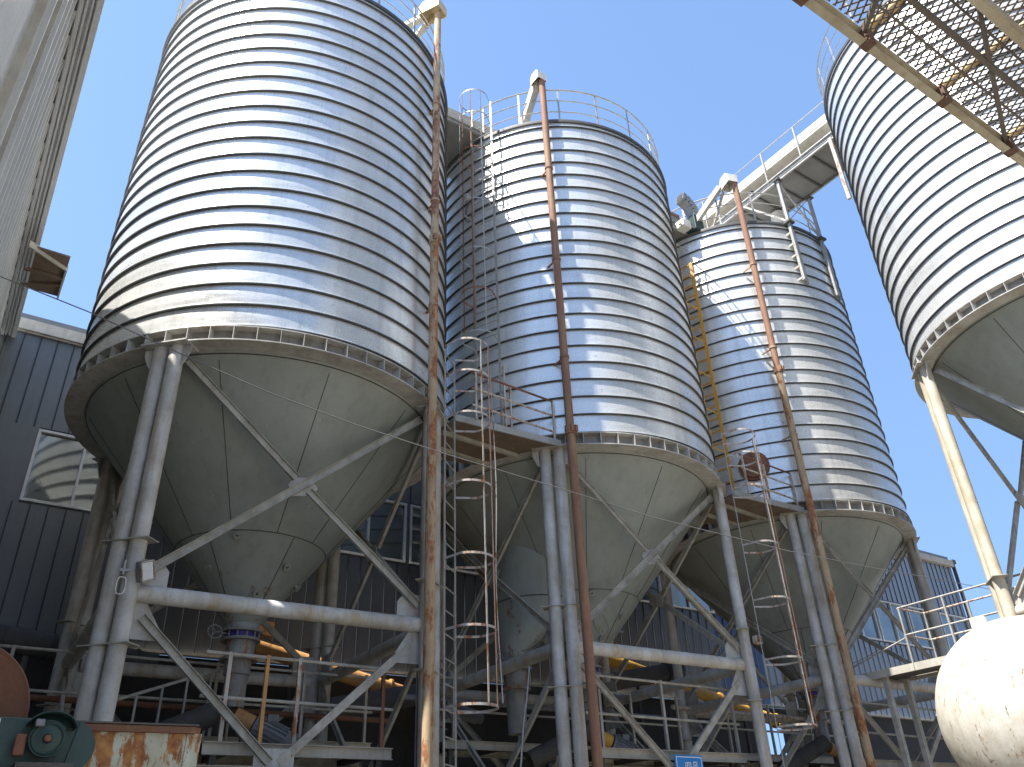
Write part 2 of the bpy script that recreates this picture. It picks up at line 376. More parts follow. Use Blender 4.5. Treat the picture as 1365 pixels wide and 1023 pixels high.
    # legs in pairs, caps, clamps
    for a in LEGA:
        tg = Vector((-math.sin(a), math.cos(a), 0)); ra = Vector((math.cos(a), math.sin(a), 0))
        for sgn in (-1, 1):
            p = ra * 2.93 + tg * (.118 * sgn)
            lg = MB().tube(p + Vector((0, 0, .0)), p + Vector((0, 0, zr - .02)), .103, 24)
            lg.build('leg', leg_mat, root)
        MB().box(ra * 2.93 + Vector((0, 0, zr - .012)), (.34, .66, .022), a).build('leg_cap', 'flange', root)
        for sgn in (-1, 1):      # curved bracket wings at both sides of the pair
            q0 = ra * 2.95 + tg * (.225 * sgn)
            w = MB(); t = tg * sgn
            pts = [q0 + Vector((0, 0, zr - .025)), q0 + t * .12 + Vector((0, 0, zr - .025)), q0 + t * .115 + Vector((0, 0, zr - .12)), q0 + t * .05 + Vector((0, 0, zr - .27)), q0 + t * .01 + Vector((0, 0, zr - .33)), q0 + Vector((0, 0, zr - .33))]
            n = ra * .012; m_ = len(pts)
            w.add([x - n for x in pts] + [x + n for x in pts], [tuple(range(m_)), tuple(range(2 * m_ - 1, m_ - 1, -1))] + [(i, i + m_, (i + 1) % m_ + m_, (i + 1) % m_) for i in range(m_)])
            w.build('bracket_wing', 'flange', root)
        for zc in (zbm + .60, zbm - .62):
            MB().box(ra * 2.93 + Vector((0, 0, zc)), (.235, .62, .012), a).build('clamp_plate', 'brace', root)
        MB().box(ra * 2.93 + Vector((0, 0, .015)), (.45, .7, .03), a).build('base_plate', 'brace', root)
    # four sides of tube beams and crossed channels
    for i in range(4):
        a0, a1 = LEGA[i], LEGA[(i + 1) % 4]
        A, B = rad(a0, 2.93), rad(a1, 2.93); d = (B - A).normalized(); nrm = Vector((d.y, -d.x, 0))
        def at(t, z, off=0.0): return A + (B - A) * t + nrm * off + Vector((0, 0, z))
        MB().tube(at(.045, zbm), at(.955, zbm), .105, 20).build('cross_beam', leg_mat, root)
        zc = (zr + zbm) / 2 + .02; lo, hi = zbm + .26, zr - .16
        MB().channel(at(.06, lo, .0), at(.95, hi, .0), .05, .105, .008, side=nrm.cross(at(.95, hi) - at(.06, lo))).build('brace', 'brace', root)
        MB().channel(at(.06, hi, .02), at(.475, zc + .10, .02), .05, .105, .008, side=nrm.cross(at(.475, zc) - at(.06, hi))).build('brace', 'brace', root)
        MB().channel(at(.525, zc - .06, .02), at(.95, lo, .02), .05, .105, .008, side=nrm.cross(at(.95, lo) - at(.525, zc))).build('brace', 'brace', root)
        def plate(pts, name='gusset'):
            w = MB(); m_ = len(pts)
            w.add([x - nrm * .006 for x in pts] + [x + nrm * .006 for x in pts], [tuple(range(m_ - 1, -1, -1)), tuple(range(m_, 2 * m_))] + [(j, (j + 1) % m_, (j + 1) % m_ + m_, j + m_) for j in range(m_)])
            w.build(name, 'flange', root)
        o_ = -.015
        plate([at(.455, zc, o_), at(.47, zc - .15, o_), at(.535, zc - .10, o_), at(.56, zc + .02, o_), at(.53, zc + .17, o_), at(.47, zc + .12, o_)])
        for t, s_ in ((.0, 1), (1.0, -1)):
            e = t + s_ * .035; f = t + s_ * .125
            plate([at(e, zbm + .10, o_), at(f, zbm + .10, o_), at(f, zbm + .30, o_), at(t + s_ * .10, zbm + .42, o_), at(e, zbm + .42, o_)])
            plate([at(e, zbm - .10, o_), at(e, zbm - .52, o_), at(f, zbm - .52, o_), at(f, zbm - .38, o_), at(t + s_ * .08, zbm - .10, o_)])
            MB().channel(at(t + s_ * .07, zbm - .27, .0), at(.5 - s_ * .015, zbm - 1.78, .0), .05, .10, .008, side=nrm.cross(at(.5, zbm - 1.7) - at(t, zbm - .2)) * s_).build('brace', 'brace', root)
        plate([at(.44, zbm - 1.62, o_), at(.56, zbm - 1.62, o_), at(.56, zbm - 1.95, o_), at(.44, zbm - 1.95, o_)])
        MB().channel(at(.04, zbm - 1.88, .0), at(.96, zbm - 1.88, .0), .06, .12, .008, side=(0, 0, 1)).build('tie_beam', 'brace', root)
    # guard rail round the roof
    rl = MB()
    for hz in (.37, .74, 1.10): rl.path([rad(2 * math.pi * i / 72, 2.93, zt + hz) for i in range(72)], .015 if hz < 1 else .020, 6, True)
    rail = rl.build('guard_rail', 'rail', root)
    ps = None
    for k in range(20):
        if ps is None: ps = MB().box((2.93, 0, zt + .57), (.012, .042, 1.08)).build('rail_post', 'rail', rail); q = ps
        else: q = ps.copy(); COL.objects.link(q); q.parent = rail
        q.rotation_euler = (0, 0, 2 * math.pi * (k + .28) / 20)
    return root
GS = 'steel silos standing in the yard'
s1 = make_silo('nearest and largest ribbed silo, violet clamp on its outlet, floodlight beside its leg pair', GS, (3.60, 12.35, GZ), 6.30 - GZ, 14.46 - GZ, 2.92 - GZ)
s2 = copy_tree(s1); s2.location = (10.08, 12.35, GZ)
s2['label'] = 'middle silo of the row, behind the red rusty pipe with the square white hood'
s3 = copy_tree(s1); s3.location = (16.59, 12.33, GZ)
s3['label'] = 'farthest silo of the row, with the round rusty hatch and the yellow ladder'
s4 = make_silo('bright sunlit silo cut by the right edge of the photo, on cream leg tubes', GS, (16.72, 4.60, GZ), 8.19 - GZ, 16.22 - GZ, 3.32 - GZ, 'leg_ochre', True)

# ------------------------------------------------------------------ rear shed with a strip of windows
YW = 16.5
shed = thing('storage_shed', 'long blue-grey clad shed with a strip of windows behind the silos', 'shed', (15, YW, GZ))
def L(x, y, z): return (x - 15, y - YW, z - GZ)
def seams(mb, x0, x1, z0, z1, step, y=-.012):
    x = x0
    while x < x1:
        mb.box(L(x, YW + y, (z0 + z1) / 2), (.022, .02, z1 - z0), mi=1); x += step
def panel(name, mat, x0, x1, z0, z1, step=.30):
    m = MB(); m.box(L((x0 + x1) / 2, YW + .08, (z0 + z1) / 2), (x1 - x0, .16, z1 - z0))
    seams(m, x0 + step / 2, x1, z0, z1, step); return m.build(name, [mat, 'clad_gap'], shed)
WZ0, WZ1 = 6.12, 7.58
XC = 18.3; XP = 20.2
for x0, x1, mt in ((-.7, XC, 'clad'), (XC, XP, 'clad_blue'), (XP, 32.6, 'clad_pale')):
    panel('wall_cladding', mt, x0, x1, 3.70, WZ0 - .04)
    panel('wall_cladding', mt, x0, x1, WZ1 + .04, 9.60)
m = MB(); m.box(L(15.95, YW - .01, 9.70), (33.4, .26, .24)); m.box(L(15.95, YW - .05, 9.57), (33.3, .04, .03)); m.build('roof_flashing', 'trim', shed)
m = MB(); m.box(L(15.95, YW + 4.2, 9.95), (33.3, 8.4, .12)); m.build('roof', 'clad', shed)
m = MB(); m.box(L(32.6 - .08, YW + 4.3, 6.0), (.16, 8.2, 7.3)); m.build('side_wall', 'clad', shed)
m = MB(); m.tube(L(32.72, YW - .06, 3.4), L(32.72, YW - .06, 9.75), .07, 12); m.box(L(32.72, YW - .06, 9.8), (.22, .2, .16)); m.build('downpipe', 'dark_steel', shed)
m = MB()
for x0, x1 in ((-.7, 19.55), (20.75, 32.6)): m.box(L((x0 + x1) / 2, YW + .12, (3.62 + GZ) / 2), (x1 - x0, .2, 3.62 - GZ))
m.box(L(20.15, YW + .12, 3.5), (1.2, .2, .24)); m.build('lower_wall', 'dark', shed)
m = MB(); m.box(L(15.95, YW - .03, 3.655), (33.3, .16, .05)); m.build('sill_ledge', 'trim', shed)
x = .45; k = 0
while x < 31.2:
    w = 1.92 if k else 1.72
    f = MB(); t_ = .05
    f.box(L(x + w / 2, YW + .03, WZ1 - t_ / 2), (w, .12, t_)); f.box(L(x + w / 2, YW + .03, WZ0 + t_ / 2), (w, .12, t_))
    for xx in (x + t_ / 2, x + w / 2, x + w - t_ / 2): f.box(L(xx, YW + .025, (WZ0 + WZ1) / 2), (t_, .10, WZ1 - WZ0 - 2 * t_))
    wf = f.build('window', 'frame', shed)
    for h in (0, 1):
        x0 = x + t_ + h * (w - t_) / 2; x1 = x0 + (w - 3 * t_) / 2
        MB().box(L((x0 + x1) / 2, YW + .05, (WZ0 + WZ1) / 2), (x1 - x0 + .01, .012, WZ1 - WZ0 - 2 * t_ + .01)).build('pane', 'glass', wf)
    nx = x + w + (.10 if k else .22)
    m = MB().box(L((x + w + nx) / 2, YW + .07, (WZ0 + WZ1) / 2), (nx - x - w, .13, WZ1 - WZ0 + .08)).build('window_pier', 'clad', shed)
    x = nx; k += 1
m = MB().box(L((x + 32.6) / 2, YW + .08, (WZ0 + WZ1) / 2), (32.6 - x, .16, WZ1 - WZ0 + .08)).build('wall_cladding', 'clad_pale', shed)
m = MB().box(L(-.125, YW + .08, (WZ0 + WZ1) / 2), (1.15, .16, WZ1 - WZ0 + .08)).build('wall_cladding', 'clad', shed)
# a dark sheet behind the panes stands for the unlit inside of the shed
m = MB().box(L(15.9, YW + 1.2, 6.9), (32.9, .05, 3.2)).build('dark_interior_sheet', 'dark', shed)

# ------------------------------------------------------------------ left building with ribbed sheet wall
lb = thing('ribbed_building', 'tall grey building with ribbed sheet wall and overhanging eave at left', 'building', (-.72, 9, GZ))
def LB(x, y, z): return (x + .72, y - 9, z - GZ)
EV = 9.36
m = MB(); ys = []; y = 5.25
prof = []
while y < 16.38:
    prof += [(y, 0), (y + .16, 0), (y + .18, .02), (y + .20, 0), (y + .30, 0), (y + .315, .07), (y + .385, .07), (y + .40, 0)]; y += .42
prof = [p for p in prof if p[0] < 16.4]
vs = []
for yy, d in prof: vs += [LB(-.72 + d, yy, GZ), LB(-.72 + d, yy, EV - .045)]
m.add(vs, [(2 * i, 2 * i + 2, 2 * i + 3, 2 * i + 1) for i in range(len(prof) - 1)])
m.box(LB(-.85, 10.8, (GZ + EV - .1) / 2), (.2, 11.1, EV - .1 - GZ)); m.build('wall_sheet', 'grey_clad', lb)
m = MB(); m.box(LB(-.80, 3.0, (GZ + EV) / 2 - .1), (.30, 4.0, EV - GZ)); m.build('smooth_panel', 'grey_clad', lb)
m = MB(); m.box(LB(-.64, 5.08, (GZ + EV) / 2 - .1), (.10, .16, EV - GZ)); m.box(LB(-.66, 6.30, (GZ + EV) / 2 - .1), (.05, .05, EV - GZ)); m.build('wall_flashing', 'trim', lb)
m = MB()
m.box(LB(-.425, 8.7, EV + .03), (.07, 15.4, .10)); m.box(LB(-.62, 8.7, EV + .012), (.05, 15.4, .05))
for x_ in (-.56, -.50): m.box(LB(x_, 8.7, EV + .022), (.025, 15.4, .035))
m.box(LB(-.53, 8.7, EV + .06), (.28, 15.4, .03)); m.build('eave_soffit', 'soffit', lb)
m = MB(); m.add([LB(-.39, .9, EV + .09), LB(-.39, 16.45, EV + .09), LB(-9, 16.45, EV + .8), LB(-9, .9, EV + .8), LB(-.39, .9, EV + .06), LB(-.39, 16.45, EV + .06), LB(-9, 16.45, EV + .77), LB(-9, .9, EV + .77)],
    [(0, 3, 2, 1), (4, 5, 6, 7), (0, 1, 5, 4), (1, 2, 6, 5), (2, 3, 7, 6), (3, 0, 4, 7)]); m.build('roof', 'grey_clad', lb)
m = MB(); m.box(LB(-4.9, 1.0, (GZ + EV) / 2 - .1), (8.2, .2, EV - GZ)); m.build('end_wall', 'grey_clad', lb)
m = MB(); m.box(LB(-.69, 10.8, EV - .012), (.07, 11.0, .05)); m.build('eave_gap', 'dark_steel', lb)  # solid dark strip painted in for the shadowed gap under the eave
# small rain hood jutting from the eave
hd = MB()
hd.box(LB(-.16, 13.3, 8.97), (.50, 1.25, .03)); hood = hd.build('rain_hood', 'timber', lb)
hd = MB(); hd.bar(LB(-.52, 12.62, 8.95), LB(.09, 13.00, 8.95), .03, .12); hd.bar(LB(.09, 13.0, 8.95), LB(.09, 13.92, 8.95), .03, .12)
hd.build('hood_edge', 'trim', hood)
hd = MB().bar(LB(-.5, 13.3, 8.92), LB(.07, 13.3, 8.92), .05, .05); hd.bar(LB(-.5, 13.8, 8.92), LB(.07, 13.5, 8.92), .04, .04); hd.build('hood_bracket', 'timber', hood)
hd = MB().box(LB(-.10, 13.1, 9.05), (.10, .10, .10)); hd.box(LB(.04, 13.4, 9.07), (.10, .10, .12)); hd.bar(LB(-.35, 13.05, 9.03), LB(.05, 13.4, 9.03), .04, .10); hd.build('hood_block', 'rust', hood)

# ------------------------------------------------------------------ tall plant tower behind the camera, mirrored in the silo walls
t = thing('plant_tower', 'tall pale plant tower behind the photographer, seen only mirrored in the silo walls', 'tower', (24, -14, GZ))
MB().box((0, 0, 16), (33, 16, 32)).build('tower_body', 'grey_clad', t)
for k in range(7):
    for j in range(5): MB().box((-13.5 + 4.5 * k, 8.02, 4.0 + 6 * j), (1.8, .06, 1.5)).build('window', 'glass', t)
MB().box((0, 0, 32.2), (33.6, 16.6, .4)).build('parapet', 'trim', t)

# ------------------------------------------------------------------ vent / fill pipes with hoods
def fill_pipe(label, top, bot, r, mat_up, mat_low, zj, hood_mat, hood_c, hood_s, arms, hr=0.0):
    base = Vector((bot[0], bot[1], GZ)); t = thing('fill_pipe', label, 'pipe', base, 'rusty pipes up the silo fronts')
    tp, bt = Vector(top) - base, Vector(bot) - base
    k = (zj - bot[2]) / (top[2] - bot[2]); j = bt.lerp(tp, k)
    MB().tube(j, tp, r, 20).build('upper_pipe', mat_up, t)
    MB().tube(bt, j, r * 1.04, 20).build('lower_pipe', mat_low, t)
    MB().tube(j - Vector((0, 0, .09)), j + Vector((0, 0, .07)), r * 1.35, 20).box(j + Vector((-.04, -r * 1.3, 0)), (.05, .06, .12)).box(j + Vector((.05, -r * 1.3, 0)), (.05, .06, .12)).build('pipe_coupling', mat_up, t)
    hc = Vector(hood_c) - base
    w, d, h = hood_s
    Q = Matrix.Rotation(hr, 3, 'Z')
    prof_ = [(-d/2, -h/2), (d/2, -h/2), (d/2, h * .15), (d * .28, h/2), (-d * .3, h/2), (-d/2, h * .2)]
    m = MB(); n_ = len(prof_); vs = [Q @ Vector((sx * w / 2, y_, z_)) + hc for sx in (-1, 1) for y_, z_ in prof_]
    m.add(vs, [(i, (i + 1) % n_, (i + 1) % n_ + n_, i + n_) for i in range(1, n_)] + [tuple(range(n_ - 1, -1, -1)), tuple(range(n_, 2 * n_))])
    o = m.build('hood', hood_mat, t); sm = o.modifiers.new('thick', 'SOLIDIFY'); sm.thickness = .012
    for a, b, s_ in arms: MB().channel(Vector(a) - base, Vector(b) - base, s_, s_ * .9, .01).build('chute_arm', 'trim', t)
    for zz in (8.0, 10.3, 12.8):
        pz = bt.lerp(tp, (zz - bot[2]) / (top[2] - bot[2]))
        MB().tube(pz + Vector((0, 0, -.02)), pz + Vector((0, 0, .02)), r * 1.22, 16).bar(pz + Vector((0, r, 0)), pz + Vector((0, .34, 0)), .03, .03).build('pipe_bracket', mat_low, t)
    return t
fill_pipe('cream pipe streaked with rust, with tan hood, at the nearest silo and ladder', (5.27, 9.62, 15.62), (5.26, 9.66, GZ), .070, 'rust_mix', 'rust_cream', 9.4, 'cream', (5.20, 9.72, 15.80), (.34, .50, .36),
    [((5.05, 9.95, 15.80), (4.35, 10.6, 15.3), .13), ((5.2, 10.0, 15.75), (4.75, 10.9, 15.0), .11)], .5)
fill_pipe('red rusty pipe with square white hood in front of the middle silo', (8.14, 9.84, 15.62), (8.06, 9.80, GZ), .074, 'rust_pipe', 'rust_pipe', 6.50, 'whitebox', (8.10, 9.91, 15.72), (.25, .30, .30),
    [((8.05, 10.02, 15.72), (7.95, 10.55, 14.6), .17)])
fill_pipe('brown rusty pipe with white hood in front of the farthest silo', (14.50, 9.80, 15.60), (14.42, 9.82, GZ), .076, 'rust_pipe', 'rust_cream', 9.70, 'whitebox', (14.44, 9.93, 15.74), (.30, .42, .34),
    [((14.3, 10.15, 15.7), (13.85, 10.9, 14.7), .15), ((14.45, 10.15, 15.65), (14.5, 10.9, 14.6), .06)], -.3)

# ------------------------------------------------------------------ caged ladders
def ladder(name, label, a, b, z0, z1, out, hoops, hr, mat_r, mat_h, mats_s, group=None, ext=0.0, zs0=None, zs1=None, rung=.323, rr=.019):
    """rails at a and b (x, y); out = unit vector of the cage side"""
    A, B = Vector((*a, 0)), Vector((*b, 0)); mid = (A + B) / 2; O = Vector((*out, 0)).normalized(); w = (B - A).length; tdir = (B - A).normalized()
    base = Vector((mid.x, mid.y, z0)); t = thing(name, label, 'ladder', base, group)
    for P in (A, B): MB().bar(P - mid, P - mid + Vector((0, 0, z1 - z0)), .05 if rr < .025 else .075, .012 if rr < .025 else .03, side=O).build('rail', mat_r, t)
    z = z0 + .15
    rg = None
    while z < z1 - .05:
        if rg is None: rg = MB().tube(A - mid + Vector((0, 0, .15)), B - mid + Vector((0, 0, .15)), rr * (.55 if rr < .025 else .8), 8).build('rung', mat_r, t); q = rg
        else: q = rg.copy(); COL.objects.link(q); q.parent = t; q.location = (0, 0, z - z0 - .15)
        z += rung
    def pt(th): return (-tdir * math.cos(th) * hr + O * (.30 + math.sin(th) * hr))
    def ring(): 
        pts = [A - mid] + [pt(th) for th in (math.pi * i / 18 for i in range(19))] + [B - mid]; return pts
    for i, hz in enumerate(hoops):
        pts = [p + Vector((0, 0, hz - z0)) for p in ring()]
        m = MB()
        for p, q_ in zip(pts[:-1], pts[1:]): m.bar(p, q_, .006, .034, side=(0, 0, 1))
        m.build('cage_hoop', mat_h[i % len(mat_h)], t)
    lo = zs0 if zs0 is not None else min(hoops); hi = zs1 if zs1 is not None else max(hoops)
    for i, th in enumerate((1.0, 1.62, 2.2) if w < .47 else (.5, 1.2, 1.9, 2.6)):
        p = pt(th) * 1.0
        MB().bar(p + Vector((0, 0, lo - z0)), p + Vector((0, 0, hi - z0)), .026, .006, side=(p - O * .30)).build('cage_strip', mats_s[i % len(mats_s)], t)
    return t
GL = 'caged steel ladders'
ladder('caged_ladder', 'pale caged ladder rising beside the cream pipe between nearest and middle silos', (5.58, 9.80), (5.93, 10.10), GZ, 7.35, (.64, -.77),
       [1.80, 2.80, 3.80, 4.90, 6.05, 6.80, 7.40], .36, 'rail', ['white_rail', 'white_rail', 'white_rail', 'white_rail', 'white_rail', 'rail_rust', 'rail_rust'], ['rail_rust', 'rust', 'white_rail'], GL)
ladder('caged_ladder', 'tall thin caged ladder climbing the wall of the middle silo to its roof', (10.08 + 3.2 * math.cos(R(-159.6)), 12.35 + 3.2 * math.sin(R(-159.6))), (10.08 + 3.2 * math.cos(R(-150.2)), 12.35 + 3.2 * math.sin(R(-150.2))), 6.4, 15.3,
       (math.cos(R(-155)), math.sin(R(-155))), [8.6, 9.6, 10.6, 11.9, 13.4, 14.5, 15.2], .33, 'rail', ['rail', 'rust', 'rail'], ['rail', 'rust', 'rust', 'rail'], GL)
ladder('caged_ladder', 'pale caged ladder between the middle and farthest silos', (12.05, 9.81), (12.40, 10.10), GZ, 7.45, (.64, -.77),
       [1.85, 2.95, 4.0, 5.05, 6.2, 6.9, 7.4], .36, 'rail', ['white_rail', 'white_rail', 'white_rail', 'white_rail', 'rail_rust', 'rail_rust', 'rail_rust'], ['rail_rust', 'rust', 'white_rail'], GL)
ladder('caged_ladder', 'yellow caged ladder on the wall of the farthest silo', (16.59 + 3.2 * math.cos(R(-170)), 12.33 + 3.2 * math.sin(R(-170))), (16.59 + 3.2 * math.cos(R(-156.8)), 12.33 + 3.2 * math.sin(R(-156.8))), 6.4, 13.4,
       (math.cos(R(-162.4)), math.sin(R(-162.4))), [7.9, 8.9, 9.9, 10.9, 11.9, 12.9, 13.8], .30, 'yellow', ['yellow', 'yellow', 'yellow', 'yellow', 'yellow', 'rail_rust', 'rail'], ['yellow', 'yellow', 'yellow', 'yellow'], GL, rr=.026)

# ------------------------------------------------------------------ platforms beside the silo rings
def ring_platform(label, dx):
    base = Vector((7.0 + dx, 10.6, 6.26)); t = thing('ring_platform', label, 'platform', base, 'small platforms at the silo rings')
    def q(x, y, z): return Vector((x + dx, y, z)) - base
    m = MB(); pts = [(5.98, 10.12), (7.98, 10.06), (7.55, 10.75), (7.15, 11.45), (6.62, 11.55), (6.2, 11.3), (5.9, 10.6)]
    n = len(pts); m.add([q(x, y, 6.28) for x, y in pts] + [q(x, y, 6.31) for x, y in pts], [tuple(range(n - 1, -1, -1)), tuple(range(n, 2 * n))] + [(i, (i + 1) % n, (i + 1) % n + n, i + n) for i in range(n)])
    m.build('deck', 'timber', t)
    MB().bar(q(5.93, 10.09, 6.30), q(8.02, 10.02, 6.30), .03, .12, side=(0, 0, 1)).build('edge_channel', 'rail', t)
    MB().bar(q(5.95, 10.55, 6.24), q(7.55, 10.7, 6.24), .06, .07, side=(0, 0, 1)).bar(q(6.1, 11.1, 6.24), q(7.3, 11.25, 6.24), .06, .07, side=(0, 0, 1)).build('joist', 'brace', t)
    for h, mt in ((6.56, 'rail_rust'), (6.88, 'rail_rust'), (7.18, 'rust')):
        MB().tube(q(6.2, 9.98, h), q(8.0, 10.13, h + .01), .02, 10).build('hand_rail', mt, t)
    for x, y, h in ((6.27, 9.98, 7.2), (7.02, 10.06, 7.2), (6.9, 10.06, 7.55), (7.98, 10.12, 7.2)):
        MB().bar(q(x, y, 6.30), q(x, y, h), .035, .03).build('rail_post', 'rail_rust', t)
ring_platform('small plank platform with rusty rails by the middle silo and the pale ladder', 0)
ring_platform('small plank platform with rusty rails in front of the round rusty hatch', 6.49)

# ------------------------------------------------------------------ hatch, wall lamp, floodlight
a = R(-147.5); p = Vector((16.59 + 2.97 * math.cos(a), 12.33 + 2.97 * math.sin(a), 7.51))
o = MB().lathe([(0, .12), (.28, .11), (.30, .075), (.345, .07), (.345, -.05), (0, -.05)], 32, (0, 0, 0), axis=(math.cos(a), math.sin(a), 0)).build('wall_hatch', 'rust'); o.location = p
tag(o, 'round rusty brown hatch on the wall of the farthest silo', 'hatch')
a = R(-163); t = thing('coiled_lamp', 'small round lamp with a coil of cable on the middle silo wall', 'lamp', (10.08 + 3.12 * math.cos(a), 12.35 + 3.12 * math.sin(a), 12.7))
MB().lathe([(0, .0), (.09, .01), (.11, .06), (.07, .14), (0, .15)], 20, axis=(math.cos(a), math.sin(a), 0)).build('lamp_head', 'rail', t)
MB().path([Vector((.02 * math.sin(k * 1.3), .16 * math.cos(k * .35) * .9, -.38 + .26 * math.sin(k * .35))) for k in range(54)], .008, 6).build('cable_coil', 'cable', t)
t = thing('floodlight', 'white square floodlight on the leg pair of the nearest silo', 'lamp', (1.72, 10.10, 3.10))
fr = Matrix.Rotation(R(28), 3, 'Z') @ Matrix.Rotation(R(-24), 3, 'Y') @ Matrix.Rotation(R(10), 3, 'X')
MB().box((0, -.03, .03), (.19, .07, .24), M_=fr).build('lamp_housing', 'motor', t, bevel=.01)
g_ = MB().box(fr @ Vector((.0, -.046, .0)) + Vector((0, -.03, .03)), (.15, .012, .20), M_=fr).build('lamp_glass', 'lamp', t)
fm = MB()
for dx, dz, sx, sz in ((-.088, 0, .014, .24), (.088, 0, .014, .24), (0, .113, .19, .014), (0, -.113, .19, .014)): fm.box(fr @ Vector((dx, -.045, dz)) + Vector((0, -.03, .03)), (sx, .03, sz), M_=fr)
fm.build('lamp_rim', 'white_rail', t)
MB().bar((-.26, .02, .02), (-.06, .0, .03), .03, .03).bar((-.22, .02, -.03), (-.22, .02, .14), .04, .02).build('lamp_bracket', 'rail', t)
MB().path([Vector((-.22 + .05 * math.cos(k * .5), .0 + .01 * k / 30, -.16 + .10 * math.sin(k * .5 + .3 * math.sin(k)))) for k in range(40)], .006, 6).build('cable_coil', 'white', t)
t = thing('leg_junction_box', 'small rusty box on the leg near the pale ladder of the farthest silo', 'box', (12.2, 10.0, 3.35))
MB().box((0, 0, 0), (.16, .10, .14)).build('box_body', 'rail_rust', t, bevel=.008); MB().box((0, -.055, .0), (.12, .012, .10)).build('box_lid', 'rust', t)

# ------------------------------------------------------------------ long cable
pts = [(-.72, 9.1, 5.93), (.41, 9.1, 5.76), (1.53, 9.1, 5.52), (2.6, 9.1, 5.31), (3.8, 9.1, 5.16), (5.2, 9.1, 5.05), (7.4, 9.1, 4.93), (9.1, 9.1, 4.82), (12.4, 9.1, 4.78), (15, 9.1, 4.84), (17.3, 9.1, 4.93), (19.7, 9.1, 5.0), (24, 9.1, 5.3)]
o = MB().path(pts, .007, 6).build('hanging_cable', 'cable'); tag(o, 'long thin cable strung across the silo legs from the left building', 'cable')
t = thing('cable_pole', 'thin steel pole far right behind the white tank, holding the long cable', 'pole', (24, 9.1, GZ))
MB().tube((0, 0, 0), (0, 0, 7.2), .08, 12).build('shaft', 'rail', t)

# ------------------------------------------------------------------ conveyor gallery over the row and bridge to the right silo
t = thing('conveyor_gallery', 'grey covered conveyor running along the silo roofs, dark underneath', 'conveyor', (9, 11.9, 14.5))
m = MB(); m.box((0, 0, .35), (14.5, 1.25, .55)); m.build('casing', 'trim', t)
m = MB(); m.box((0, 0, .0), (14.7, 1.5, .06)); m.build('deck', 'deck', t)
m = MB()
for y_ in (-.74, .74): m.channel((-7.35, y_, .06), (7.35, y_, .06), .05, .14, .01, side=(0, 0, 1))
m.build('side_channel', 'rail', t)
for x_ in (-6, -3.4, 0, 3.0, 5.2): MB().bar((x_, -.7, -.3), (x_, -.7, .0), .08, .08).bar((x_, .7, -.3), (x_, .7, .0), .08, .08).build('support_foot', 'brace', t)
MB().box((4.4, -.62, .45), (.55, .25, .35)).build('drive_box', 'motor', t); MB().box((4.45, -.765, .5), (.35, .02, .05)).build('red_stripe', 'rust', t)

b0 = Vector((16.45, 9.6, 16.0)); t = thing('conveyor_bridge', 'roofed conveyor bridge with handrail climbing across to the bright silo', 'conveyor', b0)
Y0, Y1 = -2.35, 3.4
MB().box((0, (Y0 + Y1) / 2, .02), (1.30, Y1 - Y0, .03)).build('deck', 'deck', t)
m = MB()
for x_, s_ in ((-.65, -1), (.65, 1)):
    m.channel((x_, Y0, .03), (x_, Y1, .03), -.06 * s_, .15, .01, side=(0, 0, 1)); m.bar((x_ + .02 * s_, Y0, .14), (x_ + .02 * s_, Y1, .14), .04, .04)
m.build('side_channel', 'rail', t)
m = MB(); yy = Y0 + .35
while yy < Y1: m.bar((-.6, yy, -.02), (.6, yy, -.02), .05, .05); yy += .62
m.build('cross_member', 'dark_steel', t)
MB().box((.18, (Y0 + Y1) / 2, .38), (.66, Y1 - Y0, .62)).build('casing', 'casing', t)
MB().box((.03, (Y0 + Y1) / 2, .84), (1.12, Y1 - Y0 + .1, .30)).build('casing_cover', 'whitebox', t)
m = MB(); m.tube((-.60, Y0 - .1, 1.32), (-.60, Y1, 1.32), .018, 8); m.tube((-.60, Y0 - .1, .70), (-.60, Y1, .70), .013, 8)
hr_ = m.build('hand_rail', 'rail', t); yy = Y0 + .1
while yy < Y1: MB().bar((-.60, yy, .1), (-.60, yy, 1.32), .035, .03).build('rail_post', 'rail', hr_); yy += 1.15
for x_ in (-.65, .67):
    MB().bar((x_, -.27, -3.45), (x_, -.27, 0), .075, .075).build('support_post', 'rail', t)
    MB().bar((x_ + .16, -.22, -3.5), (x_ + .16, -.22, -1.7), .05, .06).build('support_post', 'rail', t)
    MB().bar((x_, -.27, -1.5), (x_, .95, -.02), .05, .05).build('support_brace', 'brace', t)
    MB().box((x_, -.27, -1.55), (.22, .2, .06)).build('post_plate', 'dark_steel', t)
    MB().box((x_, -.27, -.03), (.2, .2, .04)).build('post_plate', 'dark_steel', t)
    for k in range(5): MB().box((x_ + .05, -.16, -1.9 - k * .37), (.20, .18, .05)).build('wall_clip', 'trim', t)
MB().bar((-.65, -.27, -.02), (.67, -.27, -1.5), .045, .045).build('support_brace', 'rail', t)
MB().bar((.67, -.27, -.02), (-.65, -.27, -1.5), .02, .02).build('support_brace', 'rail', t)
for x_ in (-.65, .67): MB().bar((x_, -2.02, -2.1), (x_, -2.02, 0), .09, .07).build('support_post', 'white_rail', t)
MB().box((-.42, .75, .35), (.10, .10, .32)).build('switch_box', 'green', t)
t = thing('discharge_chute', 'white bent chute under the conveyor bridge on the farthest roof', 'chute', (16.7, 10.2, 14.4))
MB().tube((.1, 0, 1.5), (.1, .05, .8), .20, 16).build('drop_pipe', 'whitebox', t); MB().tube((.1, .05, .8), (-.15, .3, .2), .20, 16, r2=.16).build('elbow', 'whitebox', t)

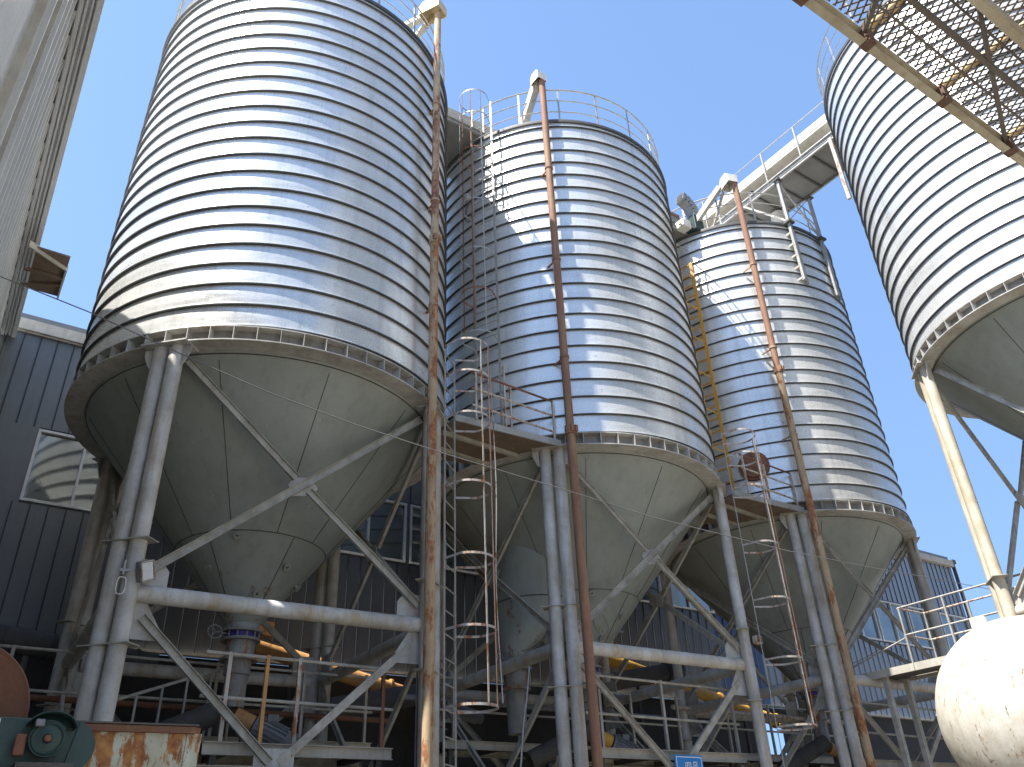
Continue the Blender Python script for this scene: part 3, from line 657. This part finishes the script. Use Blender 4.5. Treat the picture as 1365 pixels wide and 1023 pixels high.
# dust fan with elbow duct on the farthest roof
t = thing('roof_fan', 'grey elbow duct on a green base, on the farthest roof behind its railing', 'fan', (13.95, 10.95, 14.4)); t.scale = (.8, .8, .8)
MB().box((.05, 0, .42), (.42, .40, .62)).build('fan_base', 'green', t, bevel=.02)
m = MB(); pr = []
for i in range(7):
    th = R(i * 14); pr.append(Vector((.10 - .62 * (1 - math.cos(th)), -.0, .72 + .72 * math.sin(th))))
m = MB()
for p0, p1 in zip(pr[:-1], pr[1:]): m.bar(p0, p1 + (p1 - p0) * .06, .34, .34, side=(0, 1, 0))
m.build('elbow_duct', 'motor', t)
MB().bar(pr[-1] + (pr[-1] - pr[-2]) * .08, pr[-1] + (pr[-1] - pr[-2]) * .16, .28, .28, side=(0, 1, 0)).build('duct_mouth', 'dark', t)  # solid dark block stands for the shaded hollow of the duct
MB().box((-.45, .1, .25), (.4, .4, .3)).build('motor_cover', 'whitebox', t, bevel=.04)
MB().bar((.55, .0, .1), (.25, .0, .75), .05, .05).bar((-.75, .0, .1), (-.25, .0, .6), .05, .05).build('stay', 'white_rail', t)

# ------------------------------------------------------------------ low platforms under the silos
def low_platform(label, x0, x1, zf, dx_posts, matp, zr_=1.06, dy=0.0):
    base = Vector(((x0 + x1) / 2, 10.9 + dy, GZ)); t = thing('low_platform', label, 'platform', base, 'low walkways under the silos')
    def q(x, y, z): return Vector((x, y + dy, z)) - base
    MB().channel(q(x0, 10.42, zf), q(x1, 10.42, zf), .06, .14, .01, side=(0, 0, 1)).build('edge_beam', 'trim', t)
    MB().channel(q(x0, 11.4, zf), q(x1, 11.4, zf), .06, .14, .01, side=(0, 0, 1)).build('edge_beam', 'brace', t)
    MB().box(q((x0 + x1) / 2, 10.9, zf + .05), (x1 - x0, .92, .02)).build('deck', 'dark_steel', t)
    x = x0 + .3
    while x < x1: MB().bar(q(x, 10.45, zf - .02), q(x, 11.38, zf - .02), .06, .08).build('joist', 'dark_steel', t); x += .9
    for h in (.55, zr_):
        MB().tube(q(x0 - .1, 10.46, zf + h + .02), q(x1 + .02, 10.46, zf + h), .021, 8).build('hand_rail', 'brace', t)
    for i, x in enumerate(dx_posts):
        MB().bar(q(x, 10.46, zf + .05), q(x, 10.46, zf + zr_ + .04), .045, .045).build('rail_post', matp[i % len(matp)], t)
    for x in (x0 + .15, x1 - .15):
        for y in (10.5, 11.35): MB().bar(q(x, y, GZ), q(x, y, zf - .06), .08, .08).build('support_post', 'dark_steel', t)
low_platform('low walkway with rusty rail posts under the nearest silo', 2.75, 5.15, 1.30, (2.95, 3.42, 3.84, 5.02), ('rail_rust', 'auger_rust', 'rail_rust', 'rust'))
low_platform('low walkway with pale rails under the middle silo, behind the blue sign', 8.55, 11.85, 1.42, (8.75, 10.1, 11.75), ('rail',), 1.12)
low_platform('low walkway with pale rails under the farthest silo', 15.1, 18.4, 1.42, (15.3, 16.6, 18.3), ('rail',), 1.12)

low_platform('dim rear walkway with thin rails, far behind the nearest silo legs', .6, 6.2, 1.75, (.8, 2.2, 3.6, 5.0, 6.1), ('brace',), 1.1, 2.9)
low_platform('dim rear walkway with thin rails, far behind the middle silo legs', 7.6, 13.4, 1.85, (7.8, 9.2, 10.6, 12.0, 13.3), ('brace',), 1.1, 2.9)
low_platform('dim rear walkway with thin rails, far behind the farthest silo legs', 14.6, 19.4, 1.85, (14.8, 16.2, 17.6, 19.2), ('brace',), 1.1, 2.9)
# inclined augers behind the row, motors under the outlets
def auger(label, a, b, r, mt, group='augers behind the silo row'):
    base = Vector(a); t = thing('screw_auger', label, 'auger', base, group); A, B = Vector(a) - base, Vector(b) - base; d = (B - A).normalized()
    MB().tube(A, B, r, 24).build('auger_tube', mt, t)
    for k in (.0, .33, .66, 1.0):
        p = A.lerp(B, k); MB().tube(p - d * .02, p + d * .02, r * 1.3, 24).build('tube_flange', mt, t)
    MB().box(A + Vector((.3, 0, r + .12)), (.3, .26, .26)).build('inlet_box', mt, t)
    mo = MB().tube(B + d * .05, B + d * .55, r * .95, 20).tube(B + d * .55, B + d * .68, r * .7, 20).build('drive_motor', 'motor', t)
    for k in (.2, .8):
        p = A.lerp(B, k); MB().bar(p + Vector((0, .0, -r)), Vector((p.x, p.y, GZ - base.z)), .07, .07).build('support_leg', 'dark_steel', t)
auger('long orange auger tube behind the nearest silo', (4.70, 15.72, 3.80), (9.2, 15.72, 2.85), .15, 'auger_rust')
auger('bright yellow auger tube behind the middle silo', (13.2, 15.72, 4.32), (19.3, 15.72, 3.12), .15, 'auger')
def motor_unit(label, x, y, z, body, r=.15, ang=-.5, l=.5):
    t = thing('outlet_screw', label, 'screw feeder', (x, y, z), 'screw feeders under the silo outlets')
    d = Vector((math.cos(ang), -.25, -.42)).normalized()
    MB().tube((0, 0, 0), d * .28, r * .8, 20).build('gear_case', body, t)
    m = MB(); m.tube(d * .30, d * (.30 + l), r, 24)
    for k in range(18):
        a = 2 * math.pi * k / 18; u = d.cross(Vector((0, 0, 1))).normalized(); w = u.cross(d)
        o_ = (u * math.cos(a) + w * math.sin(a)) * (r + .012); m.bar(d * .33 + o_, d * (.27 + l) + o_, .008, .028, side=o_)
    m.build('finned_motor', 'motor', t)
    MB().tube(d * (.30 + l), d * (.42 + l), r * 1.04, 24).build('fan_cowl', 'motor', t)
    MB().box(d * (.3 + l / 2) + Vector((0, -.04, r + .04)), (.15, .12, .09)).build('terminal_box', 'motor', t)
    tb = MB().tube((-.1, 0, .1), (-1.25, .35, -.42), .16, 24).build('trough', 'dark_steel', t)
    MB().bar((-.9, .25, -.45), (-.9, .25, GZ - z), .08, .08).build('support_leg', 'dark_steel', t)
    MB().bar((.15, 0, -.15), (.15, 0, GZ - z), .08, .08).build('support_leg', 'dark_steel', t)
motor_unit('grey finned motor and feeder below the nearest silo outlet', 3.60, 12.2, 1.95, 'auger_rust')
motor_unit('yellow-cased motor and feeder below the middle silo outlet', 10.08, 12.2, 1.95, 'auger')
motor_unit('rusty-cased motor and feeder below the farthest silo outlet', 16.59, 12.2, 1.95, 'auger_rust')
# large dark ducts behind the legs
for x0, z0, x1, z1, lab in ((3.3, 2.0, 8.6, 3.1, 'wide dark duct rising to the right behind the nearest silo'), (10.2, 3.0, 15.2, 4.0, 'wide dark duct rising to the right behind the middle silo'), (-.2, 3.4, 3.0, 3.1, 'dark sagging duct low behind the nearest leg pair')):
    t = thing('air_duct', lab, 'duct', (x0, 14.9, z0), 'dark ducts near the shed wall'); B = Vector((x1 - x0, .1, z1 - z0))
    MB().tube((0, 0, 0), B, .20, 24).build('duct_tube', 'dark_steel', t)
    for k in (.1, .5, .9): MB().tube(B * k - B.normalized() * .02, B * k + B.normalized() * .02, .225, 24).build('duct_joint', 'dark_steel', t)
    MB().bar(B * .4, (B.x * .4, B.y * .4, GZ - z0), .08, .08).build('support_leg', 'dark_steel', t)
# the middle silo has a second, smaller outlet cone bulging from its hopper
def loc2(x, y, z): return Vector((x - 10.08, y - 12.35, z - GZ))
m = MB(); A_ = []; rings_ = [((9.02, 12.35), .80, 5.95), ((9.0, 12.35), .80, 4.15), ((8.47, 12.35), .22, 3.22), ((8.47, 12.35), .22, 3.10)]
for (cx_, cy_), r_, z_ in rings_: A_ += [loc2(cx_ + r_ * math.cos(t_), cy_ + r_ * math.sin(t_), z_) for t_ in (2 * math.pi * i / 40 for i in range(40))]
m.add(A_, [(k * 40 + i, k * 40 + (i + 1) % 40, (k + 1) * 40 + (i + 1) % 40, (k + 1) * 40 + i) for k in range(3) for i in range(40)], 0, True)
m.path([loc2(9.0 + .802 * math.cos(t_), 12.35 + .802 * math.sin(t_), 4.15) for t_ in (2 * math.pi * i / 40 for i in range(40))], .010, 6, True, mi=1)
sh = m.build('side_hopper', ['hopper', 'weld'], s2)
m = MB().lathe([(.31, 0), (.31, -.05), (.22, -.05), (.22, -.12), (.30, -.12), (.30, -.17), (.21, -.17), (.20, -.45), (.26, -.46), (.26, -.50), (.18, -.50), (.16, -1.2)], 32, loc2(8.47, 12.35, 3.12))
for k in range(10):
    a = 2 * math.pi * k / 10; m.tube(loc2(8.47, 12.35, 2.95) + rad(a, .27), loc2(8.47, 12.35, 3.14) + rad(a, .27), .012, 6)
op = m.build('outlet_pipe', 'outlet', s2)
hw = MB(); hc_ = loc2(8.12, 12.2, 3.12)
hw.path([hc_ + Vector((.12 * math.cos(t_), 0, .12 * math.sin(t_))) for t_ in (2 * math.pi * i / 20 for i in range(20))], .010, 6, True)
for t_ in (0, 2.09, 4.19): hw.tube(hc_, hc_ + Vector((.12 * math.cos(t_), 0, .12 * math.sin(t_))), .008, 6)
hw.tube(hc_, loc2(8.3, 12.3, 3.05), .016, 8); hw.build('gate_handwheel', 'motor', op)
# railing of the stair behind the nearest silo legs
t = thing('stair_railing', 'grey sloping stair railing low behind the nearest leg pair', 'railing', (3.0, 13.0, GZ), None)
MB().bar((-.95, 0, 3.70 + .05), (.75, 0, 4.40), .05, .04).build('hand_rail', 'brace', t)
for k in range(6): MB().bar((-.9 + .33 * k, 0, .0), (-.9 + .33 * k, 0, 3.76 + .135 * k), .04, .03).build('baluster', 'brace', t)
MB().bar((-.9, .0, 2.6), (.75, .0, 2.9), .04, .03).build('mid_rail', 'brace', t)

# ------------------------------------------------------------------ blue sign
t = thing('number_sign', 'blue sign with white Chinese characters on the middle silo brace', 'sign', (10.20, 10.14, .55))
MB().box((0, 0, .42), (.60, .012, .86)).build('sign_panel', 'blue', t)
m = MB()
for x_ in (-.27, .27): m.box((x_, -.008, .42), (.012, .004, .80))
for z_ in (.02, .82): m.box((0, -.008, z_), (.552, .0042, .012))
m.build('sign_border', 'white', t)
def strokes(segs, cx, cz, w, h, tk=.013):
    m = MB()
    for x0, z0, x1, z1 in segs: m.bar((cx + (x0 - .5) * w, -.009, cz + (z0 - .5) * h), (cx + (x1 - .5) * w, -.009, cz + (z1 - .5) * h), tk, .004, side=(0, -1, 0))
    return m
strokes([(.05, .9, .95, .9), (.05, .05, .05, .9), (.95, .05, .95, .9), (.05, .1, .95, .1), (.37, .9, .30, .38), (.63, .9, .63, .45), (.63, .45, .88, .42)], -.03, .68, .125, .15).build('lettering', 'white', t)
strokes([(.22, .97, .78, .97), (.22, .66, .22, .97), (.78, .66, .78, .97), (.22, .68, .78, .68), (.0, .50, 1.0, .50), (.30, .50, .24, .30), (.24, .30, .80, .30), (.80, .30, .72, .03), (.72, .03, .52, .06)], .125, .68, .125, .15).build('lettering', 'white', t)

# ------------------------------------------------------------------ high walkway behind the white tank
base = Vector((16.0, 8.4, 3.0)); t = thing('high_walkway', 'raised steel walkway with thin pale rails above the white tank', 'walkway', base)
def q(x, y, z): return Vector((x, y, z)) - base
MB().box(q(16.05, 8.5, 3.02), (.9, 3.8, .03)).build('deck', 'dark_steel', t)
for x_ in (15.58, 16.52): MB().channel(q(x_, 6.4, 3.0), q(x_, 10.5, 3.0), .05, .14, .01, side=(0, 0, 1)).build('edge_channel', 'trim', t)
for h in (.55, 1.08): MB().tube(q(15.62, 6.0, 3.05 + h), q(15.62, 9.2, 3.05 + h), .02, 8).build('hand_rail', 'rail', t)
for h in (.55, 1.08): MB().tube(q(15.62, 9.2, 3.05 + h), q(16.5, 9.2, 3.05 + h), .02, 8).build('hand_rail', 'rail_rust', t)
MB().tube(q(15.62, 9.2, 3.55), q(15.40, 11.2, 3.0), .016, 8).build('hand_rail', 'rail', t)
for h in (.55, 1.08): MB().tube(q(16.5, 6.0, 3.05 + h), q(16.5, 9.2, 3.05 + h), .02, 8).build('hand_rail', 'rail_rust', t)
for x_ in (15.62, 16.5):
    for y_ in (6.3, 7.3, 8.25, 9.18): MB().bar(q(x_, y_, 3.0), q(x_, y_, 4.13), .035, .035).build('rail_post', 'rail', t)
for x_ in (15.7, 16.4):
    for y_ in (6.6, 9.9): MB().bar(q(x_, y_, GZ), q(x_, y_, 2.95), .1, .1).build('support_post', 'brace', t)
MB().path([q(15.55, 8.35, 2.98), q(15.5, 8.33, 2.7), q(15.5, 8.12, 2.4), q(15.5, 8.05, 2.1), q(15.5, 8.4, 2.02), q(15.6, 9.0, 2.1)], .02, 8).build('loose_hose', 'white', t)

# ------------------------------------------------------------------ big white tank
AX = Vector((.96, -.22, .0)).normalized(); RT_ = .98
t = thing('storage_tank', 'big rounded white tank with brown stains at bottom right', 'tank', (9.50, 4.38, 1.12))
pr = []
for i in range(15):
    th = math.pi / 2 * i / 14; pr.append((RT_ * math.sin(th), -.96 * RT_ * math.cos(th)))
pr[0] = (0.0, pr[0][1])
pr += [(RT_, 3.2), (RT_ * .7, 3.8), (0, 4.0)]
MB().lathe(pr, 72, axis=AX).build('tank_shell', 'tank', t, sharp=50)
MB().lathe([(RT_ + .002, .02), (RT_ + .014, .03), (RT_ + .014, .06), (RT_ + .002, .07)], 72, axis=AX, closed=True).build('weld_seam', 'tank', t)
for k in (.5, 2.6):
    p = AX * k; MB().box((p.x, p.y, (GZ - 1.14 - RT_ * .8) / 2 - .0), (.2, 1.6, abs(GZ - 1.14) - RT_ * .75), math.atan2(AX.y, AX.x)).build('saddle', 'brace', t)
MB().tube((-.12, .25, RT_ * .9), (-.12, .25, RT_ + .05), .09, 16).build('top_nozzle', 'whitebox', t)

# ------------------------------------------------------------------ expanded-metal canopy overhead at right
ZC = 5.0
base = Vector((6.6, .9, ZC)); t = thing('mesh_canopy', 'overhead platform of rusty expanded mesh in an olive channel frame, top right', 'canopy', base)
def q(x, y, z=0.0): return Vector((x, y, ZC + z)) - base
x_ = 3.66
for i, x1 in enumerate((4.40, 5.36, 6.33, 7.4, 8.5)):
    MB().channel(q(x_ + .0, 1.665), q(x1 - .012, 1.665), .06, .13, .009, side=(0, 0, 1)).build('edge_channel', 'canopy', t)
    MB().box(q(x1 - .03, 1.625, .0), (.08, .09, .145)).build('splice_plate', 'drum_dark', t); x_ = x1 + .012
MB().box(q(3.66, 1.62, .0), (.10, .12, .16)).build('end_plate', 'drum_dark', t)
MB().channel(q(3.66, .98), q(8.5, .98), -.06, .13, .009, side=(0, 0, 1)).build('edge_channel', 'canopy', t)
MB().channel(q(3.66, .30), q(8.5, .30), -.06, .13, .009, side=(0, 0, 1)).build('edge_channel', 'canopy', t)
MB().bar(q(3.66, 1.27, .03), q(8.5, 1.27, .03), .035, .05, side=(0, 0, 1)).build('purlin', 'mesh', t)
for y_ in (1.42, 1.12): MB().bar(q(3.66, y_, .03), q(8.5, y_, .03), .014, .02, side=(0, 0, 1)).build('rod', 'mesh', t)
for x1 in (4.42, 5.38, 6.35, 7.42): MB().tube(q(x1, 1.63, .12), q(x1, .30, .12), .035, 12).build('cross_tube', 'auger_cream', t)
for x0, y0, x1, y1 in ((3.9, .98, 4.35, 1.62), (4.7, .98, 6.28, 1.62), (6.4, .98, 7.4, 1.62)):
    MB().bar(q(x0, y0, .035), q(x1, y1, .045), .03, .04).build('diagonal', 'mesh', t)
m = MB(); p_ = .064; X0, X1, Y0_, Y1_ = 3.70, 8.5, .30, 1.60; H_ = Y1_ - Y0_; sl = .65
k = X0 - H_ * sl
while k < X1 + H_ * sl:
    for sg in (1, -1):
        a_, b_ = (k, Y0_), (k + sg * H_ * sl, Y1_)
        # clip to the x range
        pa, pb = Vector((a_[0], a_[1], 0)), Vector((b_[0], b_[1], 0))
        if max(pa.x, pb.x) < X0 or min(pa.x, pb.x) > X1: continue
        def clip(u, v):
            for lim, s_ in ((X0, 1), (X1, -1)):
                if (u.x - lim) * s_ < 0 and (v.x - lim) * s_ > 0: u = u + (v - u) * ((lim - u.x) / (v.x - u.x))
            return u
        pa2 = clip(pa, pb); pb2 = clip(pb, pa2)
        m.bar(q(pa2.x, pa2.y, .075 + .002 * sg), q(pb2.x, pb2.y, .075 + .002 * sg), .012, .006)
    k += p_
m.build('expanded_mesh', 'mesh', t)
for x1, y_ in ((8.45, 1.6), (8.45, .35)): MB().bar(q(x1, y_, -.07), Vector((x1 - base.x, y_ - base.y, GZ - ZC)), .12, .12).build('support_post', 'canopy', t)
MB().bar(q(5.6, .9, .4), q(5.68, .98, .0), .05, .05).build('hanger', 'rust', t)

# ------------------------------------------------------------------ machinery at bottom left
t = thing('rusty_bin', 'open-topped rusty bin with flaking mint paint at bottom left', 'bin', (.98, 4.85, GZ))
z0, z1 = 1.5, 2.235
B0 = [(-.31, -.20), (.17, -.26), (.17, .45), (-.31, .45)]; B1 = [(-.42, -.24), (.18, -.29), (.22, .52), (-.42, .52)]
m = MB(); m.add([(x * .92, y * .92, z0) for x, y in B0] + [(x, y, z1) for x, y in B1], [(0, 1, 5, 4), (1, 2, 6, 5), (2, 3, 7, 6), (3, 0, 4, 7), (3, 2, 1, 0)])
o = m.build('bin_body', 'bin', t); sm = o.modifiers.new('thick', 'SOLIDIFY'); sm.thickness = .008
m = MB()
for a_, b_ in zip(B1, B1[1:] + B1[:1]): m.bar((*a_, z1 + .012), (*b_, z1 + .012), .05, .03, side=(0, 0, 1))
m.build('rim_flange', 'drum', t)
MB().bar((-.42, -.25, z1 + .035), (.19, -.30, z1 + .035), .04, .008, side=(0, 0, 1)).build('rim_strip', 'mesh', t)
MB().bar((.18, -.285, z1), (.155, -.26, z0), .012, .07).build('corner_rib', 'bin', t)
for x_, y_ in ((-.3, -.15), (.13, -.2), (.13, .4), (-.3, .4)): MB().bar((x_, y_, 0), (x_, y_, z0 + .02), .07, .07).build('leg', 'dark_steel', t)
MB().path([(-.17, .2, z1 + .02), (-.17, .2, z1 + .07), (-.02, .2, z1 + .07), (-.02, .2, z1 + .02)], .007, 8).build('bin_handle', 'rail_rust', t)

t = thing('gear_drive', 'dark green gear drive with round toothed cover and guard', 'gear drive', (.505, 4.474, GZ)); t.scale = (.62, .62, .62)
Zg = lambda v: (v - .56) + (.56 - GZ) / .62
AXG = Vector((-.10, -1, -.05))
MB().lathe([(0, .05), (.02, .055), (.035, .03), (.085, .022), (.10, .03), (.112, .02), (.112, -.05), (0, -.05)], 48, (-.04, -.20, Zg(.56)), axis=AXG).build('gear_cover', 'green', t)
m = MB()
for k in range(56):
    a = 2 * math.pi * k / 56; m.box(Vector((-.04, -.19, Zg(.56))) + Vector((.117 * math.cos(a), 0, .117 * math.sin(a))), (.008, .05, .010), M_=Matrix.Rotation(-a, 3, 'Y'))
m.build('gear_teeth', 'green', t)
MB().lathe([(0, .07), (.022, .065), (.026, .04), (.026, 0)], 16, (-.04, -.20, Zg(.56)), axis=AXG).build('shaft_end', 'rust', t)
m = MB()      # curved guard above the gear
gp = []
for i in range(13):
    a = R(165 - i * 13); gp.append((.16 * math.cos(a) + .0, .115 * math.sin(a)))
vs = []
for x_, z_ in gp: vs += [(x_ - .03, -.24, Zg(.62) + z_), (x_ - .03, -.02, Zg(.62) + z_)]
m.add(vs, [(2 * i, 2 * i + 1, 2 * i + 3, 2 * i + 2) for i in range(len(gp) - 1)], 0, True)
m.add([(x_ - .03, -.10, Zg(.62) + z_) for x_, z_ in gp], [tuple(range(len(gp)))])
o = m.build('gear_guard', 'green', t); sm = o.modifiers.new('thick', 'SOLIDIFY'); sm.thickness = .008
MB().box((-.115, -.255, Zg(.655)), (.06, .03, .05)).build('guard_lug', 'motor', t, bevel=.008)
m = MB(); gp = [(-.02, -.30), (.10, -.30)] + [(.13 + .19 * math.sin(R(a)), .0 + .19 * math.cos(R(a)) * 1.0) for a in range(150, -1, -12)][::1]
gp = [(.02, -.34), (.16, -.34)] + [(.12 + .185 * math.cos(R(a)), -.02 + .185 * math.sin(R(a))) for a in range(-60, 95, 9)] + [(.02, .165)]
n_ = len(gp); m.add([(x_, -.03, Zg(.55) + z_) for x_, z_ in gp] + [(x_, .10, Zg(.55) + z_) for x_, z_ in gp], [tuple(range(n_)), tuple(range(2 * n_ - 1, n_ - 1, -1))] + [(i, i + n_, (i + 1) % n_ + n_, (i + 1) % n_) for i in range(n_)])
m.build('belt_guard', 'green', t); MB().bar((.10, -.04, Zg(.20)), (.185, -.04, Zg(.70)), .02, .03).build('guard_rib', 'green', t)
MB().box((-.37, .08, Zg(.50)), (.82, .30, .42)).build('gearbox', 'green', t, bevel=.02)
MB().box((-.20, -.14, Zg(.52)), (.07, .07, .14)).build('bearing_block', 'rust', t, bevel=.01)
MB().box((-.03, -.16, Zg(.385)), (.36, .22, .03)).build('mount_plate', 'dark_steel', t)
MB().box((-.1, .0, (Zg(.37)) / 2), (.5, .35, Zg(.35))).build('pedestal', 'dark_steel', t)
pl = MB().box((-.40, -.078, Zg(.655)), (.10, .008, .085)).build('name_plate', 'white', t)
m = MB()
for k in range(5):
    for j in range(2): m.box((-.423 + .046 * j, -.084, Zg(.683) - .014 * k), (.040, .003, .009))
m.build('plate_rows', 'clad_gap', pl)
t = thing('rusty_drum', 'rusty brown drum end above the green gear drive at far left', 'drum', (.09, 4.75, .71))
MB().lathe([(0, .02), (.30, .02), (.318, .03), (.325, .02), (.325, -.5), (0, -.5)], 64, (0, 0, 0), axis=(-.05, -1, -.02)).build('drum_shell', 'drum', t)
MB().box((.02, .2, -.04), (.66, .62, .03)).build('drum_shelf', 'dark_steel', t)
MB().box((.0, .25, (GZ - .71 - .05) / 2), (.5, .5, abs(GZ - .71) - .06)).build('drum_stand', 'dark_steel', t)

# ------------------------------------------------------------------ slack wires and a few loose lines under the silos
def wire(label, pts, r=.006, mt='cable', cat='cable', name='loose_wire'):
    base = Vector(pts[0]); P = [Vector(p) - base for p in pts]; fine = []
    for i in range(len(P) - 1):
        p0, p1, p2, p3 = P[max(i - 1, 0)], P[i], P[i + 1], P[min(i + 2, len(P) - 1)]
        for k in range(6):
            u = k / 6; fine.append(.5 * ((2 * p1) + (p2 - p0) * u + (2 * p0 - 5 * p1 + 4 * p2 - p3) * u * u + (3 * p1 - p0 - 3 * p2 + p3) * u ** 3))
    fine.append(P[-1]); o = MB().path(fine, r, 6).build(name, mt); o.location = base; return tag(o, label, cat, 'thin lines slung below the silos')
wire('thin wire sagging from the middle silo leg to its side outlet valve', [(8.1, 10.4, 3.9), (8.25, 11.0, 3.35), (8.35, 11.6, 3.2), (8.45, 12.1, 3.25)])
wire('small wire loop hanging from the middle silo cone beside its front leg pair', [(9.35, 11.1, 3.75), (9.28, 11.05, 3.55), (9.4, 11.0, 3.35), (9.55, 11.0, 3.5), (9.5, 11.05, 3.75)])
wire('pale slack hose curling down beside the low walkway of the middle silo', [(7.75, 10.9, 2.7), (7.6, 10.8, 2.2), (7.45, 10.7, 1.8), (7.3, 10.6, 1.2), (7.2, 10.6, .4)], .014, 'rail')
wire('dark wire drooping from the farthest silo cone to the raised walkway', [(15.3, 11.1, 4.3), (15.2, 10.8, 3.6), (15.3, 10.4, 3.25), (15.6, 9.6, 3.5)])
wire('thin dark conduit running down the right leg of the nearest silo', [(5.42, 10.22, 6.2), (5.42, 10.22, 4.0), (5.40, 10.22, 2.0), (5.40, 10.22, -.4)], .014)
wire('thin white conduit hugging the nearest ladder cage', [(6.28, 9.55, 6.9), (6.30, 9.50, 5.0), (6.26, 9.52, 3.4), (6.30, 9.50, 1.85)], .009, 'white_rail')
def rod(label, a, b, r, mt): 
    t = MB().tube((0, 0, 0), Vector(b) - Vector(a), r, 10).build('water_pipe', mt); t.location = a; tag(t, label, 'pipe', 'thin pipes low behind the legs')
rod('thin rusty pipe running level behind the nearest silo legs', (1.2, 14.1, 2.35), (6.9, 14.1, 2.30), .045, 'rust')
rod('thin grey pipe running level behind the middle silo legs', (7.2, 14.2, 2.75), (13.6, 14.2, 2.70), .05, 'motor')
rod('thin grey pipe running level behind the farthest silo legs', (14.0, 14.2, 2.95), (20.5, 14.2, 2.9), .05, 'rail_rust')
